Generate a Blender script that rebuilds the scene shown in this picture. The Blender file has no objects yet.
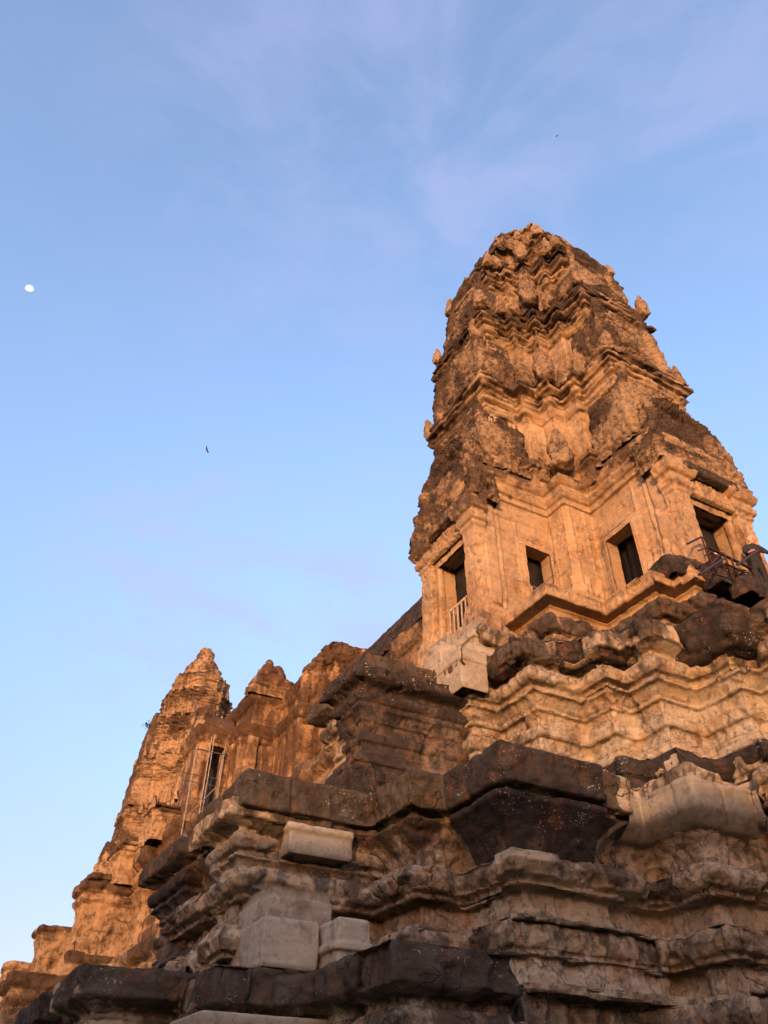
import bpy, bmesh, math, random
import numpy as np
from mathutils import Vector, Matrix
F32 = np.float32
SC = bpy.context.scene
COL = SC.collection
random.seed(7)

# ------------------------------------------------------------------ noise
def hash3(i, j, k, seed=0):
    h = (i.astype(np.uint32) * np.uint32(374761393) + j.astype(np.uint32) * np.uint32(668265263)
         + k.astype(np.uint32) * np.uint32(2246822519) + np.uint32((seed * 3266489917 + 12345) & 0xffffffff))
    h = (h ^ (h >> np.uint32(13))) * np.uint32(1274126177)
    h = (h ^ (h >> np.uint32(16))) * np.uint32(2654435761)
    return ((h >> np.uint32(8)).astype(F32)) / F32(16777216.0)

def vnoise(p, seed=0):
    f = np.floor(p); t = (p - f).astype(F32)
    i = f.astype(np.int64); t = t * t * t * (t * (t * 6 - 15) + 10)
    x, y, z = i[..., 0], i[..., 1], i[..., 2]; a, b, c = t[..., 0], t[..., 1], t[..., 2]
    def L(u, v, w): return u + (v - u) * w
    c00 = L(hash3(x, y, z, seed), hash3(x + 1, y, z, seed), a); c10 = L(hash3(x, y + 1, z, seed), hash3(x + 1, y + 1, z, seed), a)
    c01 = L(hash3(x, y, z + 1, seed), hash3(x + 1, y, z + 1, seed), a); c11 = L(hash3(x, y + 1, z + 1, seed), hash3(x + 1, y + 1, z + 1, seed), a)
    return L(L(c00, c10, b), L(c01, c11, b), c) * 2 - 1

ROT = np.array([[.8, .36, -.48], [-.6, .48, -.64], [0, .8, .6]], F32)
def fbm(p, scale, octs=4, seed=0, rough=.5):
    q = (p / F32(scale)).astype(F32); s = 0; a = 1.0; n = 0
    for o in range(octs):
        s = s + a * vnoise(q, seed + o * 17); n += a; a *= rough
        q = (q @ ROT.T) * F32(2.03)
    return s / n
def sstep(a, b, x):
    t = np.clip((x - a) / (b - a), 0, 1); return t * t * (3 - 2 * t)

# ------------------------------------------------------------------ objects
def link(o, parent=None):
    COL.objects.link(o)
    if parent is not None: o.parent = parent
    return o
def thing(name, label, cat, loc=(0, 0, 0), group=None, kind=None):
    o = bpy.data.objects.new(name, None); o.empty_display_size = .3; link(o); o.location = loc
    o['label'] = label; o['category'] = cat
    if group: o['group'] = group
    if kind: o['kind'] = kind
    return o
def tag(o, label, cat, group=None, kind=None):
    o['label'] = label; o['category'] = cat
    if group: o['group'] = group
    if kind: o['kind'] = kind
    return o
def origin(parent): return np.array(parent.location if parent is not None else (0, 0, 0), F32)

def raw_mesh(name, verts, quads, mat, parent, attrs=None, smooth=True):
    """verts in world space; stored relative to the parent's location"""
    verts = np.asarray(verts, F32).reshape(-1, 3) - origin(parent)
    quads = np.asarray(quads, np.int32).reshape(-1, 4)
    me = bpy.data.meshes.new(name)
    me.vertices.add(len(verts)); me.vertices.foreach_set('co', np.ascontiguousarray(verts).ravel())
    me.loops.add(quads.size); me.loops.foreach_set('vertex_index', np.ascontiguousarray(quads).ravel())
    me.polygons.add(len(quads))
    me.polygons.foreach_set('loop_start', np.arange(0, quads.size, 4, dtype=np.int32))
    me.update(calc_edges=True)
    if smooth: me.polygons.foreach_set('use_smooth', np.ones(len(quads), bool))
    for k, v in (attrs or {}).items():
        a = me.attributes.new(k, 'FLOAT', 'POINT'); a.data.foreach_set('value', np.ascontiguousarray(v, F32).ravel())
    me.materials.append(mat)
    return link(bpy.data.objects.new(name, me), parent)

# ------------------------------------------------------------------ stone surfaces
def mitres(ch, closed):
    ch = np.asarray(ch, float); n = len(ch)
    e = np.roll(ch, -1, 0) - ch if closed else ch[1:] - ch[:-1]
    e = e / np.linalg.norm(e, axis=1)[:, None]; nr = np.stack([e[:, 1], -e[:, 0]], 1)
    M = np.zeros_like(ch)
    for i in range(n):
        if closed: a, b = nr[i - 1], nr[i]
        else: a, b = nr[max(i - 1, 0)], nr[min(i, n - 2)]
        M[i] = (a + b) / max(1 + a @ b, .3)
    return M
def dense_prof(prof, res):
    z, d, l = [], [], []
    for (a, b) in zip(prof[:-1], prof[1:]):
        n = max(1, int(round(math.hypot(b[0] - a[0], b[1] - a[1]) / res)))
        for k in range(n):
            t = k / n; z.append(a[0] + (b[0] - a[0]) * t); d.append(a[1] + (b[1] - a[1]) * t); l.append(a[2] + (b[2] - a[2]) * t)
    z.append(prof[-1][0]); d.append(prof[-1][1]); l.append(prof[-1][2])
    return np.array(z), np.array(d), np.array(l)

def build(name, P, us, Z, LICH, closed, mat, parent, o, delmask=None, depth=.5):
    """P[nv,nu,3] grid -> eroded, blocky stone mesh"""
    seed = o.get('seed', 0)
    P = P.astype(F32); nv, nu, _ = P.shape
    def smooth(Q, K):
        for _ in range(K):
            pu = np.concatenate([Q[:, -1:], Q, Q[:, :1]], 1) if closed else np.concatenate([Q[:, :1], Q, Q[:, -1:]], 1)
            Q = (pu[:, :-2] + pu[:, 2:]) * .5 * .5 + Q * .5
            pv = np.concatenate([2 * Q[:1] - Q[1:2], Q, 2 * Q[-1:] - Q[-2:-1]], 0)
            Q = (pv[:-2] + pv[2:]) * .25 + Q * .5
        return Q
    K = o.get('K', 10)
    if K:
        S1 = smooth(P, max(2, K // 4)); S2 = smooth(S1, K)
        m = sstep(-.25, .45, fbm(P, o.get('ero_scale', .9), 3, seed + 5) + o.get('ero', 0.0))[..., None]
        base = o.get('round', .6)
        P = P + (S1 - P) * base * (1 - m) + (S2 - P) * m
    def normals(P):
        if closed: du = np.roll(P, -1, 1) - np.roll(P, 1, 1)
        else: du = np.gradient(P, axis=1)
        dv = np.gradient(P, axis=0)
        N = np.cross(du, dv); L = np.linalg.norm(N, axis=2, keepdims=True); return N / np.maximum(L, 1e-9)
    N = normals(P)
    if o.get('flip'): N = -N
    D = np.zeros((nv, nu), F32)
    for (sc, am) in o.get('amp', [(.9, .05), (.22, .02)]):
        D += am * fbm(P, sc, 4, seed + int(sc * 100))
    for (sc, am) in o.get('pit', []):     # chips broken off
        D -= am * sstep(.18, .5, fbm(P, sc, 3, seed + 91))
    if nu > 1 and us[1] - us[0] < .055:     # small chips and pits where the mesh is fine enough to hold them
        D -= o.get('chip', .028) * sstep(.12, .5, fbm(P, .17, 3, seed + 131)) + o.get('chip', .028) * .4 * sstep(.15, .45, fbm(P, .075, 2, seed + 133))
    for (sc, am) in o.get('lump', []):
        D += am * (np.abs(fbm(P, sc, 3, seed + 33)) * 2 - .5)
    for (sc, am) in o.get('strata', []):
        D += am * fbm(P * np.array([.25, .25, 1], F32), sc, 3, seed + 41)
    U = np.broadcast_to(us[None, :], (nv, nu)); Zz = np.broadcast_to(Z[:, None], (nv, nu))
    joint = np.zeros((nv, nu), F32); tint = np.full((nv, nu), .5, F32)
    if o.get('blocks'):
        h, bl, off, gr = o['blocks']
        wob = fbm(P, .8, 2, seed + 3) * .03
        if o.get('rows') is not None:
            rw = np.asarray(o['rows'], F32); zq = Zz + wob * .3; row = np.clip(np.searchsorted(rw, zq) - 1, -1, len(rw) - 1).astype(F32)
            zd = np.abs(zq[..., None] - rw[None, None]).min(-1)
        else:
            zz = (Zz + wob) / h; row = np.floor(zz); zd = np.minimum(zz - row, row + 1 - zz) * h
        rr = hash3(row, row * 0 + 3, row * 0, seed); bw = bl * (.7 + .7 * hash3(row, row * 0 + 9, row * 0, seed))
        uu = (U + wob) / bw + rr * 7; cb = np.floor(uu)
        r1 = hash3(row, cb, row * 0 + 1, seed); r2 = hash3(row, cb, row * 0 + 2, seed)
        vd = np.minimum(uu - cb, cb + 1 - uu) * bw; jw = o.get('jw', .022)
        joint = np.maximum((1 - sstep(.006, jw, zd)), .8 * (1 - sstep(.004, jw * .8, vd))); joint = joint * sstep(-.2, .35, fbm(P, .6, 3, seed + 77))
        D += (r1 - .5) * 2 * off - gr * joint
        tint = r2
    for fn in o.get('relief', []): D += fn(P, U, Zz)
    P = P + N * D[..., None] * np.array([1, 1, o.get('hz', .35)], F32)
    l = np.broadcast_to(LICH[:, None], (nv, nu)).astype(F32)
    l = l * (.2 + 1.0 * sstep(-.35, .3, fbm(P, o.get('lsc', 1.5), 3, seed + 15)))
    if o.get('lmask') is not None: l = l * o['lmask'](U, Zz)
    idx = np.arange(nv * nu, dtype=np.int32).reshape(nv, nu)
    if closed: idn = np.roll(idx, -1, 1)
    else: idn = idx[:, 1:]; idx = idx[:, :-1]
    q = np.stack([idx[:-1], idn[:-1], idn[1:], idx[1:]], -1)
    V = P.reshape(-1, 3); at = dict(tint=tint.ravel().copy(), joint=joint.ravel(), lich=l.ravel().copy())
    if delmask is not None:
        extraV = []; extraQ = []; ea = []
        nb = len(V); q_keep = q[~delmask]
        for (r0, r1, c0, c1, dep) in delmask_holes:
            loop = [(r0, c) for c in range(c0, c1)] + [(r, c1) for r in range(r0, r1)] + [(r1, c) for c in range(c1, c0, -1)] + [(r, c0) for r in range(r1, r0, -1)]
            ids = np.array([r * nu + c for r, c in loop]); nrm = N[(r0 + r1) // 2, (c0 + c1) // 2]
            ring = ids; m = len(ids)
            for s in range(1, 7):
                nv2 = V[ids] - nrm * (dep * s / 6); new = np.arange(m) + nb; nb += m
                extraV.append(nv2); ea.append(ids)
                extraQ.append(np.stack([ring, np.roll(ring, -1), np.roll(new, -1), new], 1)[:, ::-1]); ring = new
        V = np.concatenate([V] + extraV); q = np.concatenate([q_keep] + extraQ)
        ea = np.concatenate(ea)
        for k in at: at[k] = np.concatenate([at[k], at[k][ea]])
    return raw_mesh(name, V, q.reshape(-1, 4), mat, parent, at)

delmask_holes = []
def loft(name, chain, prof, mat, parent, res=.03, resv=None, closed=False, holes=(), brk=0, off=(0, 0), **o):
    """extrude a rectilinear plan along a moulded profile [(z, outward offset, lichen)]"""
    global delmask_holes
    resv = resv or res; seed = o.get('seed', 0)
    z, d, l = dense_prof(prof, resv)
    ch = np.asarray(chain, float) + np.asarray(off); M = mitres(ch, closed); n = len(ch)
    hz = sorted({v for h in holes for v in (h[3], h[4])})
    for v in hz: z[np.argmin(abs(z - v))] = v
    Bs, Ms, us = [], [], []; u0 = 0; hcol = {}
    for k in range(n if closed else n - 1):
        a, b = ch[k], ch[(k + 1) % n]; ma, mb = M[k], M[(k + 1) % n]; L = np.linalg.norm(b - a)
        ts = np.linspace(0, 1, max(2, int(round(L / res)) + 1))[:-1]
        for h in holes:
            if h[0] == k:
                for v in (h[1], h[2]): ts[np.argmin(abs(ts - v / L))] = v / L
        for hi, h in enumerate(holes):
            if h[0] == k: hcol[hi] = (len(us) + int(np.argmin(abs(ts - h[1] / L))), len(us) + int(np.argmin(abs(ts - h[2] / L))))
        for t in ts: Bs.append(a + (b - a) * t); Ms.append(ma + (mb - ma) * t); us.append(u0 + L * t)
        u0 += L
    if not closed: Bs.append(ch[-1]); Ms.append(M[-1]); us.append(u0)
    B = np.array(Bs); Mm = np.array(Ms); us = np.array(us)
    D = np.broadcast_to(d[:, None], (len(z), len(us))).copy()
    if brk:
        Q = np.zeros((len(z), len(us), 3), F32); Q[..., :2] = B[None] + D[..., None] * Mm[None]; Q[..., 2] = z[:, None]
        rw = np.asarray(o['rows'], F32) if o.get('rows') is not None else np.arange(0, 40, .5, dtype=F32)
        row = np.searchsorted(rw, z + .001).astype(F32); shift = hash3(row, row * 0 + 5, row * 0, seed) * 5
        cb = np.floor(us[None] / (.55 + .6 * hash3(row, row * 0 + 8, row * 0, seed))[:, None] + shift[:, None]); rr_ = np.broadcast_to(row[:, None], D.shape)
        r = hash3(cb, rr_, rr_ * 0, seed + 51); r2 = hash3(cb, rr_, rr_ * 0 + 2, seed + 52)
        nz = fbm(Q, .6, 4, seed + 61)
        D = D - np.maximum(D, 0) * brk * np.clip((r > .74) * (.35 + .6 * r2) + .3 * r2 * r2 + .35 * sstep(.1, .5, nz), 0, 1)
    P = np.zeros((len(z), len(us), 3), F32); P[..., :2] = B[None] + D[..., None] * Mm[None]; P[..., 2] = z[:, None]
    dm = None
    if holes:
        nu = len(us); dm = np.zeros((len(z) - 1, nu if closed else nu - 1), bool); delmask_holes = []
        for hi, h in enumerate(holes):
            c0, c1 = hcol[hi]; r0, r1 = int(np.argmin(abs(z - h[3]))), int(np.argmin(abs(z - h[4])))
            dm[r0:r1, c0:c1] = True; delmask_holes.append((r0, r1, c0, c1, h[5] if len(h) > 5 else .5))
    return build(name, P, us, z, l, closed, mat, parent, o, dm)

def stack(name, sections, mat, parent, res=.06, off=(0, 0, 0), **o):
    """closed pile of plan sections [(z, polygon, lichen)], all with the same number of corners"""
    zz = [s[0] for s in sections]; pol = np.array([s[1] for s in sections], float)
    Z, Vr, Lr = [], [], []
    for i in range(len(zz) - 1):
        dd = max(abs(zz[i + 1] - zz[i]), np.abs(pol[i + 1] - pol[i]).max()); n = max(1, int(round(dd / res)))
        for k in range(n):
            t = k / n; Z.append(zz[i] + (zz[i + 1] - zz[i]) * t); Vr.append(pol[i] + (pol[i + 1] - pol[i]) * t)
            Lr.append(sections[i][2] + (sections[i + 1][2] - sections[i][2]) * t)
    Z.append(zz[-1]); Vr.append(pol[-1]); Lr.append(sections[-1][2])
    Z = np.array(Z); Vr = np.array(Vr); Lr = np.array(Lr); nc = Vr.shape[1]
    mid = Vr.max(0) * 0 + Vr[np.argmax(np.abs(Vr).sum((1, 2)))]
    cols = []; us = []; u0 = 0
    for k in range(nc):
        L = np.linalg.norm(mid[(k + 1) % nc] - mid[k]); n = max(1, int(round(L / res)))
        for t in np.arange(n) / n: cols.append(Vr[:, k] + (Vr[:, (k + 1) % nc] - Vr[:, k]) * t); us.append(u0 + L * t)
        u0 += L
    XY = np.stack(cols, 1); P = np.zeros((len(Z), len(us), 3), F32); P[..., :2] = XY; P[..., 2] = Z[:, None]
    P += np.array(off, F32)
    return build(name, P, np.array(us), Z + off[2], Lr, True, mat, parent, o)

MR = [(0, 1.0, .5), (.095, 1.0, .5), (.10, .7, .2), (.125, .7, .1), (.13, .82, .2), (.165, .95, .3), (.20, .95, .3), (.23, .8, .2), (.235, .42, .0), (.262, .42, 0), (.266, .6, .1), (.285, .6, .1), (.29, .34, 0), (.34, .1, 0),
      (.345, .16, .1), (.365, .16, 0), (.37, -.06, 0), (.44, -.06, 0), (.445, .12, .1), (.46, .18, .1), (.50, .18, .1), (.515, .12, 0), (.52, -.06, 0), (.59, -.06, 0), (.595, .14, 0), (.615, .14, 0), (.62, .06, 0), (.67, .34, 0), (.675, .56, .1), (.695, .56, .1), (.70, .4, .0), (.72, .4, .0),
      (.725, .64, .2), (.75, .78, .3), (.79, .78, .3), (.815, .64, .3), (.82, .45, .2), (.845, .45, .3), (.85, .62, .4), (.875, .98, .7), (.88, 1.05, 1), (.985, 1.03, 1), (1.0, .95, 1)]
MROWS = [0, .0975, .2325, .2875, .3675, .5175, .6175, .6975, .8175, .8775, 1.0]
def mould(z0, z1, pr, dk=1.0, base=0.0, foot=1.0, top=1.0):
    """Khmer plinth mouldings, roughly mirrored about the middle"""
    return [(z0 + (z1 - z0) * r, base + pr * d * (top if r > .86 else 1), l * dk * (foot if r < .1 else 1)) for r, d, l in MR]
def rows(z0, z1): return [z0 + (z1 - z0) * r for r in MROWS]
def rect(x0, x1, y0, y1):      # outward normals with the (dy,-dx) rule
    return [(x0, y1), (x0, y0), (x1, y0), (x1, y1)]
def capped(prof, t=1.2): return prof + [(prof[-1][0] + .01, prof[-1][1] - t, prof[-1][2])]

# ------------------------------------------------------------------ materials
class NT:
    def __init__(s, mat): s.t = mat.node_tree; s.t.nodes.clear()
    def n(s, typ, **kw):
        nd = s.t.nodes.new(typ)
        for k, v in kw.items():
            if k.startswith('i_'):
                key = k[2:]; key = int(key) if key.isdigit() else key.replace('_', ' ')
                nd.inputs[key].default_value = v
            else: setattr(nd, k, v)
        return nd
    def l(s, a, b): s.t.links.new(a, b)
    def math(s, op, a, b=None, c=None, clamp=False):
        nd = s.n('ShaderNodeMath', operation=op, use_clamp=clamp)
        for i, v in enumerate((a, b, c)):
            if v is None: continue
            if isinstance(v, (int, float)): nd.inputs[i].default_value = v
            else: s.l(v, nd.inputs[i])
        return nd.outputs[0]
    def noise(s, vec, scale, detail=4, rough=.55, mul=None, dist=0):
        if mul is not None:
            m = s.n('ShaderNodeVectorMath', operation='MULTIPLY'); s.l(vec, m.inputs[0]); m.inputs[1].default_value = mul; vec = m.outputs[0]
        nd = s.n('ShaderNodeTexNoise', i_Scale=scale, i_Detail=detail, i_Roughness=rough, i_Distortion=dist); s.l(vec, nd.inputs['Vector']); return nd.outputs[0]
    def step(s, v, a, b):
        nd = s.n('ShaderNodeMapRange', interpolation_type='SMOOTHSTEP'); s.l(v, nd.inputs[0]); nd.inputs[1].default_value = a; nd.inputs[2].default_value = b; return nd.outputs[0]
    def mix(s, f, a, b, mode='MIX'):
        nd = s.n('ShaderNodeMix', data_type='RGBA', blend_type=mode, clamp_factor=True)
        for sock, v in ((nd.inputs[0], f), (nd.inputs[6], a), (nd.inputs[7], b)):
            if isinstance(v, (int, float)): sock.default_value = v
            elif isinstance(v, tuple): sock.default_value = v + (1,) if len(v) == 3 else v
            else: s.l(v, sock)
        return nd.outputs[2]
def new_mat(name):
    m = bpy.data.materials.new(name); m.use_nodes = True; return m, NT(m)

def stone(name, A, B, G, lich=0.0, stain=.5, grey=.4, bump=.6, streak=.6, speck=.6, dark=(.028, .021, .016), fine=1.0, mottle=.75, crack=1.0):
    m, t = new_mat(name)
    g = t.n('ShaderNodeNewGeometry'); p = g.outputs['Position']
    at = {k: t.n('ShaderNodeAttribute', attribute_name=k).outputs['Fac'] for k in ('tint', 'joint', 'lich')}
    big = t.noise(p, .55, 5, .6); mid = t.noise(p, 2.6, 7, .65, dist=.4); st = t.noise(p, 1.0, 5, .6, (2.6, 2.6, .33)); lay = t.noise(p, 1.0, 5, .6, (.6, .6, 7.0), .3)
    fi = t.noise(p, 22 * fine, 5, .7); sp = t.noise(p, 26, 3, .6)
    col = t.mix(t.step(t.math('ADD', big, t.math('MULTIPLY', at['tint'], .22)), .45, .78), A, B)
    col = t.mix(t.math('MULTIPLY', t.step(t.math('ADD', mid, t.math('MULTIPLY', at['tint'], .12)), .46, .66), grey), col, G)
    k = t.math('ADD', t.math('MULTIPLY', lay, .55), t.math('MULTIPLY', fi, .5)); k = t.math('ADD', k, t.math('MULTIPLY', at['tint'], .28))
    k = t.math('ADD', k, .34); cc = t.n('ShaderNodeCombineColor'); [t.l(k, cc.inputs[i]) for i in range(3)]
    col = t.mix(1.0, col, cc.outputs[0], 'MULTIPLY')
    rust = t.math('MULTIPLY', t.step(t.noise(p, 1.1, 6, .7, dist=.6), .54, .68), .55)
    col = t.mix(rust, col, tuple(c * f for c, f in zip(B, (.75, .52, .38))))
    # black lichen and water stain: its own shapes, denser where the ledges hold damp
    s = t.math('ADD', t.math('MULTIPLY', mid, .75), t.math('MULTIPLY', st, streak))
    s = t.math('ADD', s, t.math('MULTIPLY', big, .35)); s = t.math('ADD', s, t.math('MULTIPLY', at['lich'], .52)); s = t.math('ADD', s, lich + (stain - .5) * .3)
    dm = t.step(s, 1.02, 1.24)
    dk = t.mix(t.step(mid, .35, .65), dark, tuple(c * 2.3 for c in dark))
    dk = t.mix(t.step(t.noise(p, 3.1, 5, .6), .5, .7), dk, (.085, .042, .026))
    # smaller mottling and hairline cracks
    mo = t.math('ADD', t.noise(p, 6.0, 7, .72, dist=.5), t.math('MULTIPLY', t.math('ADD', big, t.math('MULTIPLY', at['lich'], .35)), .30))
    mm = t.math('MULTIPLY', t.step(mo, .655, .76), mottle)
    col = t.mix(mm, col, tuple(v * 2.2 for v in dark))
    lt = t.math('MULTIPLY', t.step(t.noise(p, 4.3, 6, .7), .58, .7), .35)
    col = t.mix(lt, col, tuple(min(1, v * 1.28) for v in A))
    wv = t.n('ShaderNodeVectorMath', operation='ADD'); nv_ = t.n('ShaderNodeTexNoise', i_Scale=1.7, i_Detail=5.0); t.l(p, nv_.inputs['Vector']); sc_ = t.n('ShaderNodeVectorMath', operation='SCALE'); t.l(nv_.outputs[1], sc_.inputs[0]); sc_.inputs['Scale'].default_value = .9
    t.l(p, wv.inputs[0]); t.l(sc_.outputs[0], wv.inputs[1])
    vo = t.n('ShaderNodeTexVoronoi', feature='DISTANCE_TO_EDGE', i_Scale=.85); t.l(wv.outputs[0], vo.inputs['Vector'])
    ck = t.math('MULTIPLY', t.math('SUBTRACT', 1.0, t.step(vo.outputs['Distance'], .0, .014)), t.step(big, .42, .6))
    ck = t.math('MULTIPLY', ck, crack)
    col = t.mix(t.math('MULTIPLY', ck, .75), col, (.02, .013, .009))
    col = t.mix(t.math('MULTIPLY', dm, .93), col, dk)
    wm = t.math('MULTIPLY', t.math('MULTIPLY', t.step(sp, .60, .68), t.step(t.noise(p, 1.9, 4, .6), .5, .62)), t.math('MULTIPLY', t.math('ADD', at['lich'], .15), speck), clamp=True)
    col = t.mix(wm, col, (.33, .29, .245))
    col = t.mix(t.math('MULTIPLY', at['joint'], .6), col, (.02, .014, .01))
    bs = t.n('ShaderNodeBsdfPrincipled', i_Roughness=.92); bs.inputs['Specular IOR Level'].default_value = .12
    h = t.math('ADD', t.math('MULTIPLY', fi, .35), t.math('ADD', t.math('MULTIPLY', mid, .9), t.math('MULTIPLY', lay, .45)))
    h = t.math('SUBTRACT', h, t.math('MULTIPLY', ck, .5))
    h = t.math('ADD', h, t.math('MULTIPLY', t.noise(p, 60, 4, .75), .3))
    b = t.n('ShaderNodeBump', i_Strength=bump, i_Distance=.07); t.l(h, b.inputs['Height']); t.l(b.outputs[0], bs.inputs['Normal'])
    t.l(col, bs.inputs['Base Color']); o = t.n('ShaderNodeOutputMaterial'); t.l(bs.outputs[0], o.inputs[0])
    return m
def plain(name, col, rough=.8, var=.25, scale=8, metal=0.0, bump=.2):
    m, t = new_mat(name); tc = t.n('ShaderNodeNewGeometry').outputs['Position']
    n = t.noise(tc, scale, 5, .6); c = t.mix(t.step(n, .35, .7), tuple(v * (1 - var) for v in col), tuple(min(1, v * (1 + var)) for v in col))
    bs = t.n('ShaderNodeBsdfPrincipled', i_Roughness=rough, i_Metallic=metal); bs.inputs['Specular IOR Level'].default_value = .25
    t.l(c, bs.inputs['Base Color']); b = t.n('ShaderNodeBump', i_Strength=bump, i_Distance=.02); t.l(n, b.inputs['Height']); t.l(b.outputs[0], bs.inputs['Normal'])
    o = t.n('ShaderNodeOutputMaterial'); t.l(bs.outputs[0], o.inputs[0]); return m

TOWER = stone('sandstone_tower', (.37, .235, .125), (.27, .16, .08), (.27, .195, .125), lich=.105, stain=.5, grey=.6, streak=.62, dark=(.035, .022, .014), bump=.7, mottle=.32, crack=.45)
ROUGH = stone('sandstone_weathered', (.29, .185, .10), (.18, .105, .055), (.24, .175, .115), lich=.17, stain=.6, grey=.5, streak=.32, bump=1.0, dark=(.026, .017, .011))
BASE = stone('sandstone_base', (.38, .275, .17), (.25, .155, .09), (.36, .31, .24), lich=.0, stain=.55, grey=.65, streak=.8, bump=1.0, dark=(.03, .022, .016), mottle=.6)
FAR = stone('sandstone_far', (.32, .195, .10), (.21, .12, .06), (.26, .185, .115), lich=.14, stain=.6, grey=.4, streak=.5, bump=1.0, dark=(.032, .019, .011))
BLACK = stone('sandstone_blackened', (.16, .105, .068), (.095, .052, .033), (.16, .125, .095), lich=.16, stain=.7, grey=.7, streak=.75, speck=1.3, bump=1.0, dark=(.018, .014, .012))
PALE = stone('replacement_sandstone', (.30, .25, .185), (.18, .14, .10), (.24, .205, .16), lich=-.03, stain=.4, grey=.6, streak=.7, speck=.1, bump=.35, dark=(.05, .038, .03), mottle=.5, crack=.3)
PAV = stone('sandstone_streaked', (.34, .20, .10), (.20, .11, .055), (.25, .17, .10), lich=.14, stain=.6, grey=.4, streak=.85, bump=.9, dark=(.04, .022, .012))
SHADE_FILL = plain('painted_interior_shade', (.012, .009, .007), .95, .4, 3)  # near-black colour stands in for the shade inside the openings

# ------------------------------------------------------------------ camera
CAM = Vector((-14.3, -14.0, 1.6))
def add_camera():
    h, p, r = (math.radians(v) for v in (28.06, 40.0, .63)); f = 769.0
    Fv = Vector((math.sin(h) * math.cos(p), math.cos(h) * math.cos(p), math.sin(p))); R = Vector((math.cos(h), -math.sin(h), 0)); U = R.cross(Fv)
    R2 = R * math.cos(r) + U * math.sin(r); U2 = U * math.cos(r) - R * math.sin(r)
    c = bpy.data.cameras.new('camera'); o = link(bpy.data.objects.new('camera', c))
    m = Matrix((R2, U2, -Fv)).transposed().to_4x4(); m.translation = CAM; o.matrix_world = m
    c.sensor_fit = 'VERTICAL'; c.sensor_height = 24; c.lens = 24 * f / 1024; c.clip_end = 5000; c.clip_start = .05
    SC.camera = o; return R2, U2, Fv, f
CR, CU, CF, CFL = add_camera()
def ray(x, y): return (CR * (x - 384) - CU * (y - 512) + CF * CFL).normalized()
def at_dist(x, y, d): return CAM + ray(x, y) * d
def at_plane(x, y, axis, v):
    r = ray(x, y); return CAM + r * ((v - CAM[axis]) / r[axis])

# ------------------------------------------------------------------ tower
def redent(d, w, d2, w2, c):
    q = [(-d, w), (-d, -w), (-d2, -w), (-d2, -w2), (-c, -w2), (-c, -c), (-w2, -c), (-w2, -d2), (-w, -d2), (-w, -d)]
    out = []
    for k in range(4):
        a = k * math.pi / 2; ca, sa = round(math.cos(a)), round(math.sin(a))
        out += [(x * ca - y * sa, x * sa + y * ca) for x, y in q[1:]]
    # each quarter starts where the previous arm face ends
    return out
def tier_prof(z0, z1, pr, cor=.36):
    """one storey: plinth, plain wall, then a stack of tight ledges; also returns the course heights"""
    h = z1 - z0; zc = z1 - h * cor
    P = [(z0 - .6, 0, .3), (z0 - .02, .1, .3)]; rw = [z0 - .6]
    def ledge(za, zb, din, dout, l):
        t = zb - za; P.extend([(za, din, l * .3), (za + .12 * t, din, l * .3), (za + .2 * t, din + (dout - din) * .55, l * .5), (za + .42 * t, din + (dout - din) * .62, l * .6), (za + .5 * t, dout, l), (za + .86 * t, dout * .98, l), (za + .93 * t, dout * .85, l), (za + .97 * t, din * .8 + dout * .2, l)]); rw.extend([za, za + .46 * t])
    b = .16 * h
    for k in range(2): ledge(z0 + b * k / 2, z0 + b * (k + 1) / 2, .10 - .06 * k, .26 - .1 * k, .35)
    P.extend([(z0 + b + .02, .06, -.1), (zc - .02, .02, -.15)]); rw.extend([z0 + b, (z0 + b + zc) / 2, zc])
    n = max(3, int(round((z1 - zc) / .34)))
    outs = [.36, .62, 1.05, .86, .62, .45][:n] if n <= 6 else [.36, .55, .8, 1.0, .86, .7, .5, .4, .3][:n]
    for k in range(n): ledge(zc + (z1 - zc) * k / n, zc + (z1 - zc) * (k + 1) / n, pr * outs[k] * .45, pr * outs[k], .35 + .2 * min(k, 3))
    P.append((z1, pr * .3, .7)); rw.append(z1)
    return P, rw
def carving(scale, am, seed):
    def f(P, U, Z):
        a = fbm(P, scale, 3, seed); b = fbm(P, scale * .45, 2, seed + 4)
        return (am * (sstep(-.1, .25, np.abs(a) * 1.6 - .25) - .5) + am * .6 * sstep(-.05, .2, b)).astype(F32)
    return f
def figure_relief(k0, centres, z0, h, am):
    """standing carved figures on a wall, given by distance along the wall"""
    def f(P, U, Z):
        o = np.zeros_like(U, dtype=F32)
        for u0 in centres:
            x = (U - u0) / h; y = (Z - z0) / h
            def blob(cx, cy, rx, ry): return np.clip(1 - ((x - cx) / rx) ** 2 - ((y - cy) / ry) ** 2, 0, 1) ** .5
            b = blob(0, .86, .075, .085); b = np.maximum(b, blob(0, .99, .05, .09)); b = np.maximum(b, blob(0, .62, .12, .19)); b = np.maximum(b, blob(0, .28, .15, .33))
            b = np.maximum(b, blob(-.16, .6, .045, .2)); b = np.maximum(b, blob(.16, .66, .045, .16)); b = np.maximum(b, blob(0, .0, .17, .05))
            o += am * b * (1 + .25 * np.sin(x * 70) * (y < .5))
        return o.astype(F32)
    return f
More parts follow.
